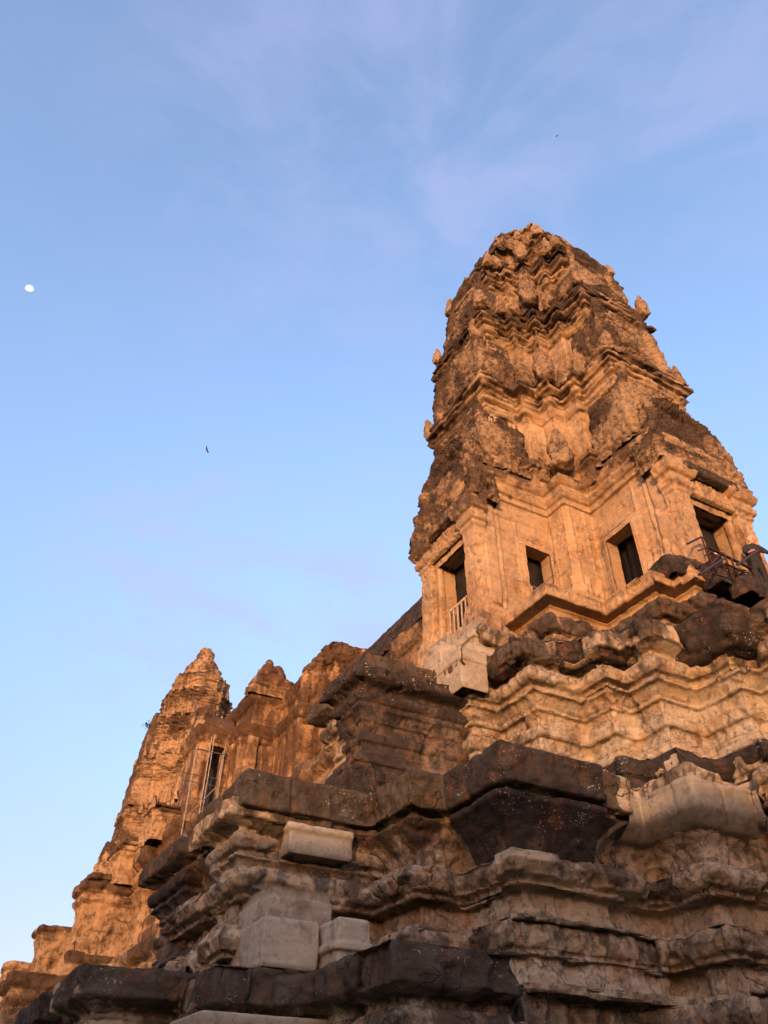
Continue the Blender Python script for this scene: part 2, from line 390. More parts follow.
def pediment(name, parent, mat, axis, d, thick, wp, z0, z1, seed, res, off, carve=True):
    """thick leaf-shaped gable standing across an arm; axis 'A' faces west, 'B' faces south"""
    S = []
    for r in np.linspace(0, 1, 13):
        w = wp * (1.0 + .06 * math.sin(r * 9)) * (1 - r ** 2.8) ** .52 + .06; tk = thick * (1 - .25 * r); dd = d - .42 * r * r
        z = z0 + (z1 - z0) * r
        pl = [(-dd, w), (-dd, -w), (-dd + tk, -w), (-dd + tk, w)]
        if axis == 'B': pl = [(-w, -dd), (w, -dd), (w, -dd + tk), (-w, -dd + tk)]
        S.append((z, pl, .3 + .85 * r))
    S.append((z1 + .02, [(p[0] * .2 + (-d + thick * .5) * .8 * (axis == 'A'), p[1] * .2 + (-d + thick * .5) * .8 * (axis == 'B')) for p in S[-1][1]], .8))
    W2 = 2 * max(abs(a[0] - b[0]) + abs(a[1] - b[1]) for a, b in ((s_[1][0], s_[1][1]) for s_ in S)) / 2
    def rim(P, U, Z):
        s = np.abs(U / W2 * 2 - 1); r = np.clip((Z - z0) / (z1 - z0), 0, 1); front = (U < W2)
        e = np.maximum(s, r ** 1.3); saw = .5 + .5 * np.sin(r * 34)
        return (front * (.15 * sstep(.74, .8, e) * (.75 + .25 * saw) - .04 * sstep(.6, .66, e) * (1 - sstep(.74, .76, e)))).astype(F32)
    rel = [rim] + ([carving(.09, .045, seed)] if carve else [])
    return stack(name, S, mat, parent, res=res, off=off, K=2, ero=-.3, round=.3, amp=[(.7, .05), (.2, .03), (.08, .016)], lump=[(.5, .03)], strata=[(.2, .03)], pit=[(.5, .08)], relief=rel, seed=seed, blocks=(.36, .8, .035, .025))
def antefix_mesh(seed, h, mat, name='antefix'):
    S = [(-h * .01, rect(-.02 * h, .02 * h, -.02 * h, .02 * h), .2)]
    for r, w, t in [(0, .5, .42), (.08, .52, .44), (.1, .42, .34), (.3, .5, .34), (.5, .46, .3), (.72, .34, .24), (.88, .18, .16), (.98, .05, .05)]:
        S.append((h * r, rect(-t * h * .5, t * h * .5, -w * h * .5, w * h * .5), .15 + .2 * (r > .8)))
    return stack(name, S, mat, None, res=h / 16, K=2, ero=-.2, amp=[(h * .5, h * .05)], lump=[(h * .25, h * .1)], seed=seed)

def tower(name, label, cx, cy, seed, near, mats):
    T = thing(name, label, 'temple tower', (cx, cy, 12.0), 'corner towers of the temple top')
    off = (cx, cy); o3 = (cx, cy, 0.0); M1, M2 = mats; rs = .045 if near else .10; rr = .05 if near else .11
    w, d, c = 1.3, 4.65, 2.2
    # ground storey: cross-shaped plan with doorways and side windows
    ch = [(-d, w), (-d, -w), (-c - .05, -w), (-c - .05, -2.03), (-w, -2.03), (-w, -d), (w, -d), (w, -c), (c, -c), (c, -w), (d, -w), (d, w), (c, w), (c, c), (w, c), (w, d), (-w, d), (-w, c), (-c, c), (-c, w)]
    pr = [(10.7, .3, .3), (11.5, .28, .2), (11.52, .2, 0), (11.68, .22, 0), (11.8, .12, 0), (11.88, .12, 0), (11.9, 0, -.1), (15.55, 0, -.15), (15.57, .1, 0), (15.75, .1, 0), (15.77, .18, 0), (15.95, .28, 0),
          (16.0, .2, 0), (16.12, .2, 0), (16.15, .26, .2), (16.3, .34, .4), (16.33, .28, .4), (16.45, .30, .6), (16.5, .16, .5), (16.75, .1, .4), (16.8, 0, .3), (17.2, -.1, .3), (17.22, -1.0, .5)]
    holes = [(0, .66, 1.94, 11.75, 14.3, .42), (1, 1.38, 2.2, 11.9, 14.2, .4), (4, .42, 1.36, 11.6, 14.3, .4), (5, .64, 1.96, 11.75, 14.3, .42)]
    rel = []
    if near:
        e2 = 2 * w + (d - c - .05)
        def panel(P, U, Z): return ((U > e2 + .05) * (U < e2 + .73 + .85) * (sstep(13.85, 13.9, Z) * (1 - sstep(15.3, 15.35, Z))) * carving(.10, .016, 77)(P, U, Z)).astype(F32)
        e4 = e2 + .73 + (c + .05 - w)
        def strips(P, U, Z):
            o_ = np.zeros_like(U)
            for a, b, h_ in [(2 * w + .04, 2 * w + .46, .06), (2 * w + .56, 2 * w + .64, .035), (e2 + .08, e2 + .66, .06), (e2 + .14, e2 + .60, -.025), (e2 + .80, e2 + 1.44, .06), (e2 + .87, e2 + 1.37, -.025), (e4 + 2.14, e4 + 2.57, .06), (e4 + 1.96, e4 + 2.04, .035), (e4 + 1.55, e4 + 1.62, .03)]:
                o_ += h_ * (U > a) * (U < b) * (Z > 12.0) * (Z < 15.52)
            for uc, hw, za, zb in [(2 * w + 1.79, .41, 11.9, 14.2), (e4 + .89, .47, 11.6, 14.3)]:
                for m_, h_ in ((.20, .05), (.11, .04)):
                    o_ += h_ * (np.abs(U - uc) < hw + m_) * (Z < zb + m_ * 1.2) * (Z > za)
            return o_.astype(F32)
        rel = [strips, panel, figure_relief(0, [2 * w + (d - c) + .2 + .38, 2 * w + (d - c - .05) + .73 + .3, 2 * w + (d - c - .05) + .73 + .68], 12.0, 1.1, .09),
               figure_relief(0, [2 * w + (d - c - .05) + .73 + (c + .05 - w) + 1.75, 2 * w + (d - c - .05) + .73 + (c + .05 - w) + 2.2], 12.0, 1.1, .08)]
    loft('ground_storey', ch, pr, M1, T, res=rs * .75, closed=True, off=off, holes=holes, chip=.008, brk=.3, K=3, ero=-.4, ero_scale=.7, round=.4, amp=[(1.2, .04), (.25, .02), (.09, .007)], pit=[(.5, .05)], blocks=(.5, 1.3, .008, .01), jw=.018, relief=rel, seed=seed)
    # doorways of both arms, each backed by a box painted dark as interior shade
    for ax in 'AB':
        def R(x0, x1, y0, y1):     # plan rectangle given for the west arm, mirrored for the south arm
            return rect(x0, x1, y0, y1) if ax == 'A' else rect(y0, y1, x0, x1)
        D = thing('doorway', '', 'x', (cx, cy, 12.0)); del D['label']; del D['category']; D.parent = T; D.location = (0, 0, 0)
        off2 = o3
        class P0: pass
        def part(nm, S, mt=M1, res=rr * .7, **kw):
            ob = stack(nm, S, mt, None, res=res, off=o3, seed=seed + len(nm), **kw)
            ob.data.transform(Matrix.Translation((-cx, -cy, -12.0))); ob.parent = D; return ob
        sg = dict(K=5, ero=-.3, amp=[(.8, .03), (.2, .015)], pit=[(.4, .04)])
        for s in (-1, 1):
            y0, y1 = sorted((s * .82, s * 1.36))
            S = []
            for z, e, l in [(10.9, .14, .2), (11.6, .12, .2), (11.62, .1, .2), (11.9, .1, .1), (11.92, .04, 0), (12.05, .04, 0), (12.07, 0, -.1), (14.3, 0, -.1), (14.32, .05, 0), (14.45, .05, 0), (14.48, .12, 0), (14.65, .16, 0), (14.67, .1, 0), (14.8, .1, .1), (14.83, .2, .2), (15.05, .28, .4), (15.08, .22, .4), (15.3, .24, .5), (15.32, -.1, .5)]:
                S.append((z, R(-d - .26 - e, -d + .1, y0 - e, y1 + e), l))
            part('pilaster', S, **sg)
            y0, y1 = sorted((s * .60, s * .8))
            part('door_jamb', [(11.5, R(-d - .12, -d + .1, y0, y1), 0), (14.2, R(-d - .12, -d + .1, y0, y1), 0), (14.22, R(-d - .05, -d, y0, y1), 0)], K=2, ero=-.4, amp=[(.6, .015)])
        part('door_head', [(14.18, R(-d - .13, -d + .2, -.8, .8), .1), (14.38, R(-d - .15, -d + .2, -.82, .82), .1)], K=2, ero=-.4, amp=[(.6, .02)])
        part('lintel', [(14.36, R(-d - .2, -d + .1, -.86, .86), .0), (14.4, R(-d - .3, -d + .1, -.9, .9), .0), (14.92, R(-d - .3, -d + .1, -.9, .9), .1), (14.94, R(-d - .2, -d + .1, -.8, .8), .1)], K=3, ero=-.3, amp=[(.5, .03)], relief=[carving(.075, .035, seed + 8)])
        part('lintel_beam', [(14.95, R(-d - .35, -d + .1, -.82, .82), .5), (15.0, R(-d - .52, -d + .1, -.95, .95), .6), (15.28, R(-d - .52, -d + .1, -.95, .95), .7), (15.3, R(-d - .4, -d + .1, -.9, .9), .7)], mt=M2, K=4, amp=[(.5, .06)], pit=[(.4, .12)])
        pediment('pediment', T, M2, ax, d + .26, .8, 1.5, 15.2, 18.5, seed + 3 + (ax == 'B'), rr * .8, o3)
        # vault of the porch behind its gable
        S = [(16.6, R(-d + .1, -1.2, -1.45, 1.45), .5)]
        for r in np.linspace(0, 1, 8): S.append((16.7 + 1.9 * r, R(-d + .35 + .5 * r, -1.2, -1.4 * (1 - r ** 2) ** .6 - .05, 1.4 * (1 - r ** 2) ** .6 + .05), .5))
        stack('porch_vault', S, M2, T, res=rr * 1.3, off=o3, K=4, amp=[(.8, .15), (.25, .05)], lump=[(.4, .15)], seed=seed + 12, strata=[(.25, .08)])
        ch_ob = stack('shade_backing', [(11.4, R(-d + .44, -2.2, -.75, .75), 0), (14.6, R(-d + .44, -2.2, -.75, .75), 0), (14.62, R(-d + 1.2, -2.4, -.4, .4), 0)], SHADE_FILL, T, res=.3, off=o3, K=0, amp=[(.5, .01)])
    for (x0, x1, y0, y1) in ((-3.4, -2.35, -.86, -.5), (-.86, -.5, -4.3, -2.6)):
        stack('shade_backing', [(11.4, rect(x0, x1, y0, y1), 0), (14.5, rect(x0, x1, y0, y1), 0)], SHADE_FILL, T, res=.3, off=o3, K=0, amp=[(.5, .01)])  # added dark boxes paint the shade behind the side windows
    # rising storeys
    tiers = [(16.8, 20.6, 4.0, 1.3, 2.75, 1.6, 2.12, .50), (20.4, 24.8, 3.62, 1.25, 2.65, 1.55, 2.0, .50), (24.6, 28.1, 3.0, 1.1, 2.4, 1.4, 1.82, .44), (27.9, 30.4, 2.24, .95, 1.86, 1.12, 1.46, .36), (30.2, 32.0, 1.6, .7, 1.32, .82, 1.1, .28)]
    if not near: tiers[2:] = [(24.6, 28.1, 3.1, 1.2, 2.55, 1.5, 1.95, .44), (27.9, 30.4, 2.6, 1.1, 2.2, 1.3, 1.7, .36), (30.2, 32.0, 2.1, .9, 1.75, 1.1, 1.4, .28)]
    if not near: tiers = [(a, b, d1 * .97, w1, d2, w2, c1 * 1.04, pj * .7) for a, b, d1, w1, d2, w2, c1, pj in tiers]
    for i, (z0, z1, d1, w1, d2, w2, c1, pj) in enumerate(tiers):
        P, rw = tier_prof(z0, z1, pj, [.40, .45, .62, .66, .66][i])
        P = P + [(z1 + .02, -.9 if i < 4 else -.5, .6)]
        rough = [0, .5, .8, 1, 1][i]
        loft('upper_storey', redent(d1, w1, d2, w2, c1), P, M1 if i < 1 else M2, T, res=rs * .9, closed=True, off=off, brk=.55, K=2, ero=-.3, ero_scale=.6, round=.3, hz=.6, chip=.02,
             amp=[(1.1, .035 + .015 * rough), (.3, .03), (.1, .012)], pit=[(.6, .05 + .03 * rough)], blocks=(.42, .42, .03 + .03 * rough, .045), rows=rw, jw=.03, seed=seed + 20 + i)
    # gables of the storeys on the two visible sides
    for i, (z0, z1, dd, wp, th) in enumerate([(16.7, 21.6, 4.3 - (not near) * .2, 1.45, 1.5), (20.9, 25.4, 4.05 - (not near) * .2, 1.3, 1.3), (24.8, 28.6, 3.5, 1.15, 1.2), (28.0, 30.8, 2.62, .9, 1.0)]):
        for ax in 'AB':
            pediment('storey_gable', T, M2, ax, dd, th, wp, z0, z1, seed + 40 + 2 * i + (ax == 'B'), rr, o3, carve=i < 2)
    # crown
    S = [(33.0, None, .6)]; N = 20; top = 34.5 if near else 34.9; prof = [(31.5, 1.5), (31.9, 1.62), (32.0, 1.42), (32.3, 1.5), (32.4, 1.3), (32.75, 1.3), (32.85, 1.05), (33.2, .95), (33.45, .6), (33.6, .3), (33.62, .05)] if near else \
        [(31.4, 1.8), (31.9, 1.9), (32.0, 1.7), (32.5, 1.75), (32.6, 1.5), (33.1, 1.5), (33.2, 1.2), (33.7, 1.15), (33.8, .85), (34.1, .8), (34.15, .62), (34.6, .66), (35.0, .58), (35.25, .38), (35.35, .1)]
    S = [(z, [(r * math.cos(-a), r * math.sin(-a)) for a in np.linspace(0, 2 * math.pi, N, endpoint=False)], .4) for z, r in prof]
    stack('lotus_crown', S, M2, T, res=rr, off=o3, K=3, amp=[(.7, .14), (.25, .07)], lump=[(.35, .14)], seed=seed + 60)
    # antefixes: little stone leaves on the ledges
    base = antefix_mesh(seed + 70, 1.0, M2); base2 = antefix_mesh(seed + 75, 1.0, M2); first = True
    rnd = random.Random(seed); n_a = 0
    for i, (z0, z1, d1, w1, d2, w2, c1, pj) in enumerate([(0, 16.85, d, 1.35, 3.2, 1.5, 2.3, .35)] + tiers[:4]):
        k = .95 if i else .5
        pts = [(-c1 - pj * k + .1, -c1 - pj * k + .1, math.pi / 4), (-c1 - pj * k, -w2 - .1, 0), (-w2 - .1, -c1 - pj * k, math.pi / 2), (-d2 - pj * k, -w1 - .25, .1), (-w1 - .25, -d2 - pj * k, math.pi / 2 - .1), (-d1 - pj * k + .25, -w1 - pj * .4, .3), (-w1 - pj * .4, -d1 - pj * k + .25, math.pi / 2 - .3),
               (w1 + pj * .4, -d1 - pj * k + .2, math.pi / 2), (-d1 - pj * k + .2, w1 + pj * .4, 0), (c1 + pj * k - .1, -c1 - pj * k + .1, -math.pi / 4), (-c1 - pj * k + .1, c1 + pj * k - .1, -math.pi / 4)]
        for (x, y, rz) in pts:
            if i == 0 and (abs(x) > 3 or abs(y) > 3): continue
            if rnd.random() < .12: continue
            b = base if rnd.random() < .5 else base2
            ob = b if b.parent is None and b.users_collection and 'used' not in b.keys() else b.copy()
            if ob is b: b['used'] = 1
            else:
                COL.objects.link(ob)
                if 'used' in ob.keys(): del ob['used']
            h = (1 if near else .62) * rnd.uniform(.7, 1.15) * (1.6 - .17 * i) * (1.25 if abs(abs(x) - abs(y)) < .05 else .85) * (.75 if i == 0 else 1)
            ob.parent = T; ob.location = (x, y, z1 - 12.0 - (.3 if i else .25)); ob.rotation_euler = (rnd.uniform(-.1, .1), rnd.uniform(-.05, .12), rz + rnd.uniform(-.2, .2)); ob.scale = (h * .85, h * .75, h); n_a += 1
    for b in (base, base2):
        if 'used' in b.keys(): del b['used']
    return T

near_tower = tower('temple_tower', 'tall weathered sandstone tower glowing orange above the stepped base, with open doorways', 0, 0, 11, True, (TOWER, ROUGH))
far_tower = tower('temple_tower', 'smaller looking distant tower with a rounded stone bud on top, behind the scaffolding', 0, 45.2, 300, False, (FAR, FAR))

# ------------------------------------------------------------------ stepped base under the near tower
BS = thing('stepped_base', 'steep stepped temple base of moulded dark and tan sandstone under the tall tower', 'temple base', (-5, -5, 0))
RB = .028
ER = dict(K=3, ero=-.2, ero_scale=.75, round=.35)
pod = [(-4.95, 1.6), (-4.95, -1.6), (-4.05, -1.6), (-4.05, -2.8), (-2.35, -2.8), (-2.35, -4.35), (-1.75, -4.35), (-1.75, -4.95), (1.75, -4.95), (1.75, -2)]
pp = [(9.4, .45, .9), (9.9, .5, .9), (10.1, .4, .7), (10.16, .18, .3), (10.35, .2, .2), (10.4, .38, .5), (10.6, .48, .8), (10.75, .45, .9), (10.85, .3, .6), (10.87, -.1, .3)]
loft('podium', pod, capped(pp, 2.5), BASE, BS, res=RB, brk=.8, seed=501, amp=[(.8, .09), (.25, .035), (.07, .014)], pit=[(.5, .12)], lump=[(.35, .05)], blocks=(.45, 1.0, .03, .02), rows=[9.4, 9.9, 10.13, 10.37, 10.96], **ER)
loft('floor_slab', [(-4.05, -1.35)] + pod[3:], capped([(10.7, .0, .0), (11.15, .0, -.1), (11.17, .06, 0), (11.22, .06, 0), (11.23, .36, .3), (11.26, .38, .3), (11.54, .38, .4), (11.6, .33, .4)], 2.5), TOWER, BS, res=RB, brk=.35, seed=509, K=3, ero=-.3, round=.4, amp=[(.9, .03), (.2, .012), (.07, .008)], pit=[(.6, .05)], blocks=(.45, 1.5, .02, .012), rows=[10.9, 11.5, 11.95])
t3 = [(-5.6, 3.0), (-5.6, 1.0), (-7.4, 1.0), (-7.4, -.9), (-5.85, -.9), (-5.85, -2.05), (-5.15, -2.05), (-5.15, -3.2), (-3.95, -3.2), (-3.95, -3.95), (-3.4, -3.95), (-3.4, -4.7), (-2.4, -4.7), (-2.4, -5.75), (-1.9, -5.75), (-1.9, -8.4), (2, -8.4)]
loft('upper_tier', t3, capped(mould(6.2, 9.65, .52, 1.25, foot=1.9, top=1.08), 1.5), BASE, BS, res=RB, brk=.55, seed=502, amp=[(.8, .035), (.22, .025), (.07, .014)], pit=[(.45, .06)], lump=[(.4, .02)], strata=[(.16, .02)], blocks=(.42, .95, .02, .02), rows=rows(6.2, 9.65), **ER)
t2 = [(-10.0, 1.4), (-10.0, -1.9), (-7.8, -1.9), (-7.8, -3.2), (-7.0, -3.2), (-7.0, -4.6), (-5.6, -4.6), (-5.6, -4.4), (-4.2, -4.4), (-4.2, -5.5), (-3.0, -5.5), (-3.0, -6.3), (-2.2, -6.3), (-2.2, -10.2), (2, -10.2)]
def t2mask(U, Z): return np.where(U > 10.3, np.where(Z > 4.9, .2, .6), 1.0) * np.where((U < 6.5) & (Z < 5.6), .7, 1.0)
p2 = [(0, 1.75, .3), (1.6, 1.6, .3), (2.2, 1.42, .2), (2.5, 1.3, .3), (2.55, .88, .1), (2.78, .9, .1), (2.82, 1.05, .2), (2.98, 1.12, .3), (3.15, 1.02, .2), (3.18, .7, .1), (3.28, .7, .1), (3.32, .42, 0), (3.62, .36, 0), (3.66, .58, .1), (3.72, .58, .1), (3.75, .68, .2), (3.9, .76, .4), (4.04, .66, .3), (4.07, .42, .1), (4.12, .42, .1), (4.16, .16, 0), (4.46, .12, -.1), (4.5, .36, 0), (4.56, .36, 0), (4.6, .5, .2),
      (4.74, .62, .5), (4.9, .52, .5), (4.94, .16, .2), (5.05, .02, .4), (5.3, .1, .5), (5.5, .3, .7), (5.62, .48, .9), (5.65, .34, .9), (5.73, .34, .9), (5.76, .56, 1), (6.27, .58, 1.0), (6.34, .5, .9)]
loft('middle_tier', t2, capped(p2, 2), BASE, BS, res=RB * .85, brk=.62, lmask=t2mask, seed=503, amp=[(.9, .04), (.25, .025), (.07, .014)], pit=[(.5, .06)], lump=[(.45, .025)], strata=[(.16, .025)], blocks=(.46, 1.0, .035, .026), rows=[0, 1, 1.6, 2.2, 2.52, 2.8, 3.17, 3.3, 3.64, 4.06, 4.14, 4.48, 4.92, 5.64, 5.74, 6.36], **ER)
t1 = [(-11.6, 2.0), (-11.6, -1.6), (-10.6, -1.6), (-10.6, -3.15), (-9.4, -3.15), (-9.4, -5.45), (-8.5, -5.45), (-8.5, -3.0)]
loft('lower_tier', t1, capped(mould(.2, 3.42, .45, 1.0), 1.3), BASE, BS, res=RB, brk=.4, seed=504, amp=[(.9, .07), (.25, .03), (.07, .016)], pit=[(.5, .09)], lump=[(.4, .05)], blocks=(.46, 1.0, .02, .02), rows=rows(.2, 3.42), **ER)
def flank(x0, x1, y0, y1, z0, z1, pj, seed, slab=None, mat=BLACK):
    ob = stack('stair_flank', [(z, rect(x0 - e, x1, y0 - e, y1 + e), l) for z, e, l in mould(z0, z1, pj, 1.0, top=1.35)] + [(z1 + .01, rect(x0 + .4, x1, y0 + .4, y1 - .4), .8)], mat, BS, res=RB * 1.1,
               K=6, ero=-.15, round=.5, amp=[(.8, .06), (.22, .03), (.07, .014)], pit=[(.45, .09)], strata=[(.15, .03)], blocks=(.36, .9, .015, .02), rows=rows(z0, z1), seed=seed)
    return ob
for i, (y0, y1) in enumerate(((-1.75, -.9), (1.0, 2.6))):
    if i == 0: flank(-8.2, -5.6, y0, y1, 6.4, 9.0, .27, 520)
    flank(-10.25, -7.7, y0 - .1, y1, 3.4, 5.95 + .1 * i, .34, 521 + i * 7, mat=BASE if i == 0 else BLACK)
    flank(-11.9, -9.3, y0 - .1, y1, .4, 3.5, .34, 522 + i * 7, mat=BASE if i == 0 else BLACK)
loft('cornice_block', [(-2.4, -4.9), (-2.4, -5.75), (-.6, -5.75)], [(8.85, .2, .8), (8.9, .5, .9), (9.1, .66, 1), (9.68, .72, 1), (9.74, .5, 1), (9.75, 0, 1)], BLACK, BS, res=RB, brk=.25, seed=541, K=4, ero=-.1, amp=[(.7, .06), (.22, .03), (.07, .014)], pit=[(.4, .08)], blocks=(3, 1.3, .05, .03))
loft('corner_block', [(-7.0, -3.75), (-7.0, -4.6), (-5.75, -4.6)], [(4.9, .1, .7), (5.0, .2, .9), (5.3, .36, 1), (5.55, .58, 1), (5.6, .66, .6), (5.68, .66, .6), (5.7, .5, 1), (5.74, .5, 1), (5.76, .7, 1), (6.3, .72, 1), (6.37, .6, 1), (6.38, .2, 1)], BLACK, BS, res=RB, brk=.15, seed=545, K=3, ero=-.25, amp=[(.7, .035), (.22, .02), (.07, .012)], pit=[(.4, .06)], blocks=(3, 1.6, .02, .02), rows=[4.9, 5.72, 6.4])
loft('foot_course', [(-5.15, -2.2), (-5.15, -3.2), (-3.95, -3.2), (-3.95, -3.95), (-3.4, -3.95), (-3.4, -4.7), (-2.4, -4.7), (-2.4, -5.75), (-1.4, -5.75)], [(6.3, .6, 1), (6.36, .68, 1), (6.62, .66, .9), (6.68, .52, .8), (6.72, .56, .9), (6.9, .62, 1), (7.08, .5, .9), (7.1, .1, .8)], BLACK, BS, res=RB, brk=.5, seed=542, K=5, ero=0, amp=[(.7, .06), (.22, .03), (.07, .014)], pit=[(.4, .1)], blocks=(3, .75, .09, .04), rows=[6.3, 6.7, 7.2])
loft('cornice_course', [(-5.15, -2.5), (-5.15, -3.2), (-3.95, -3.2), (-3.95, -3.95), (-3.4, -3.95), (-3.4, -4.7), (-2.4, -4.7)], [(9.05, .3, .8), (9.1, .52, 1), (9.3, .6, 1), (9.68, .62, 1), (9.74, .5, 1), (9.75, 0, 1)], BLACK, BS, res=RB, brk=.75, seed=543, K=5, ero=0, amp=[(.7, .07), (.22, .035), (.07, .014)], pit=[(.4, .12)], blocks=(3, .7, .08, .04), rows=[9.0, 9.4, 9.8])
# broken dark blocks lying along the edge of the floor by the right doorway
rb = random.Random(21)
def broken(x, y, z0, lx, ly, h, rz, sd):
    S = [(0, rect(-lx * .46, lx * .46, -ly * .46, ly * .46), 1), (.04, rect(-lx * .5, lx * .5, -ly * .5, ly * .5), 1), (h * .55, rect(-lx * .5, lx * .48, -ly * .5, ly * .5), 1), (h * .9, rect(-lx * .46, lx * .4, -ly * .42, ly * .5), 1), (h, rect(-lx * .36, lx * .3, -ly * .3, ly * .4), 1), (h + .01, rect(-.05, .05, -.05, .05), 1)]
    ca, sa = math.cos(rz), math.sin(rz); S = [(z, [(x + a * ca - b * sa, y + a * sa + b * ca) for a, b in pl], l) for z, pl, l in S]
    return stack('broken_block', S, BLACK, BS, res=.035, off=(0, 0, z0), K=3, ero=0, amp=[(.5, .08), (.2, .03)], pit=[(.3, .08)], lump=[(.4, .05)], seed=sd)
for k, (x, y, z0, lx, ly, h) in enumerate([(-1.8, -4.7, 11.4, 1.1, .8, .6), (-1.3, -5.3, 11.05, .75, .5, .72), (-.6, -5.38, 11.0, .7, .5, .68), (.1, -5.36, 11.0, .72, .5, .62), (.8, -5.4, 11.0, .7, .5, .58), (1.5, -5.36, 11.0, .75, .5, .66), (-.9, -5.62, 10.75, .8, .5, .5), (.35, -5.65, 10.7, .9, .5, .6), (1.2, -5.62, 10.75, .8, .5, .55)]):
    broken(x, y, z0, lx, ly, h, rb.uniform(-.2, .2), 800 + k)
# stairs between the flanks
Vs, Qs = [], []; n = 44
for k in range(n):
    za, zb = 10.4 * (1 - k / n), 10.4 * (1 - (k + 1) / n); xa, xb = -5.6 - 7.6 * k / n, -5.6 - 7.6 * (k + 1) / n
    for (x, z) in ((xa, za), (xb, za), (xb, zb)):
        Vs += [(x, -.9, z), (x, 1.0, z)]
for k in range(len(Vs) // 2 - 1): Qs.append((2 * k, 2 * k + 1, 2 * k + 3, 2 * k + 2))
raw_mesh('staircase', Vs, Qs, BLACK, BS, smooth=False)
# pale replacement blocks
def pale(x0, x1, y0, y1, z0, z1, seed, bands=(), name='replacement_block'):
    S = [(z0, rect(x0 + .03, x1 - .03, y0 + .03, y1 - .03), 0), (z0 + .03, rect(x0, x1, y0, y1), 0)]
    for (z, e) in bands: S.append((z, rect(x0 - e, x1, y0 - e, y1), 0))
    S += [(z1 - .03, rect(x0 - (bands[-1][1] if bands else 0), x1, y0 - (bands[-1][1] if bands else 0), y1), 0), (z1, rect(x0 + .04, x1 - .04, y0 + .04, y1 - .04), 0)]
    ob = stack(name, S, PALE, BS, res=.03, chip=.008, K=2, ero=-.4, round=.35, amp=[(.7, .015), (.15, .01), (.06, .006)], pit=[(.3, .03)], seed=seed); ob['label'] = 'pale clean replacement block among the dark old stones'; return ob
pale(-6.4, -5.75, -2.55, -1.2, 8.75, 9.67, 600, ((9.35, 0), (9.36, .03)))
pale(-9.7, -8.6, -2.36, -1.8, 5.2, 5.66, 609, ((5.5, .0), (5.55, .06)))
pale(-5.75, -4.6, -1.95, -.85, 9.7, 10.2, 601, ((9.95, 0), (9.97, .05)))
pale(-5.5, -4.5, -1.8, -.8, 10.22, 10.72, 602, ((10.5, 0), (10.52, .06)))
pale(-5.15, -4.25, -1.55, .0, 10.74, 11.32, 603)
pale(-6.0, -5.55, -1.2, -.5, 9.72, 10.6, 604)
pale(-5.6, -5.3, -.9, -.1, 10.7, 11.1, 605)
pale(-10.4, -9.6, -3.5, -2.3, 3.44, 4.02, 606)
pale(-10.25, -9.25, -3.1, -1.9, 4.04, 4.5, 607, ((4.36, 0), (4.37, -.06)))
pale(-9.55, -9.05, -3.95, -2.9, 3.42, 4.02, 608, ((3.62, .0), (3.63, .05), (3.72, .05), (3.73, .0)))
loft('replacement_facing', [(-10.6, -2.4), (-10.6, -3.15), (-9.5, -3.15)], [(1.2, .46, 0), (2.6, .46, 0), (2.62, .54, 0), (2.7, .54, 0), (2.72, .48, 0), (2.8, .52, 0), (2.9, .54, 0), (2.92, .2, 0)], PALE, BS, res=.04, chip=.006, K=2, ero=-.5, amp=[(.8, .015)], blocks=(.5, 1.4, .004, .01), seed=610)
loft('replacement_block', [(-5.1, -4.4), (-4.2, -4.4), (-4.2, -5.5), (-2.9, -5.5), (-2.9, -6.2)], [(5.45, .1, 0), (5.47, .3, 0), (5.55, .42, 0), (5.65, .54, 0), (5.72, .57, 0), (6.05, .59, 0), (6.1, .55, 0), (6.14, .2, 0)], PALE, BS, res=.035, chip=.008, K=2, ero=-.5, round=.4, amp=[(.9, .02), (.2, .005)], blocks=(3, .8, .05, .03), seed=613)
# ------------------------------------------------------------------ gallery running north from the near tower
KW = dict(K=3, ero=-.25, round=.4)
GA = thing('gallery', 'dark vaulted stone gallery roof running back from behind the tall tower', 'gallery', (0, 2, 12))
loft('wall', [(-2.7, 13.0), (-2.7, 2.0)], [(11.8, .2, .3), (12.3, .15, .1), (12.35, 0, 0), (14.7, 0, .1), (14.75, .15, .3), (15.0, .28, .5), (15.3, .4, .8), (15.35, .2, .8), (15.36, -.5, .8)], FAR, GA, res=.09, seed=701, brk=.5, blocks=(.45, 1.1, .02, .02), **KW)
S = [(15.3, rect(-2.95, 2.95, 2.0, 12.9), .9)]
for r in np.linspace(0, 1, 9): S.append((15.4 + 2.7 * r, rect(-2.9 * (1 - r ** 1.8) ** .6 - .02, 2.9 * (1 - r ** 1.8) ** .6 + .02, 2.0, 12.9), .9))
stack('roof', S, BLACK, GA, res=.09, K=2, ero=-.4, amp=[(.8, .05), (.2, .03)], blocks=(.3, .35, .05, .05), seed=702)
PV = thing('gallery_pavilion', 'sunlit stone gallery pavilion with broken stepped gable, pilasters and dark streaks on its walls', 'pavilion', (-3.6, 14, 12))
pz = [(11.4, .35, .4), (11.9, .35, .3), (11.95, .2, .1), (12.3, .2, .1), (12.35, 0, .0), (14.55, 0, .05), (14.6, .1, .1), (14.75, .1, .1), (14.8, .2, .2), (15.05, .34, .5), (15.25, .42, .6), (15.3, .25, .6), (15.4, -.12, .4),
      (15.45, -.22, .1), (16.35, -.22, .2), (16.4, -.1, .2), (16.6, .05, .5), (16.85, .12, .8), (16.9, -.1, .8), (17.3, -.5, .9), (17.7, -1.1, .9), (17.72, -1.3, .9)]
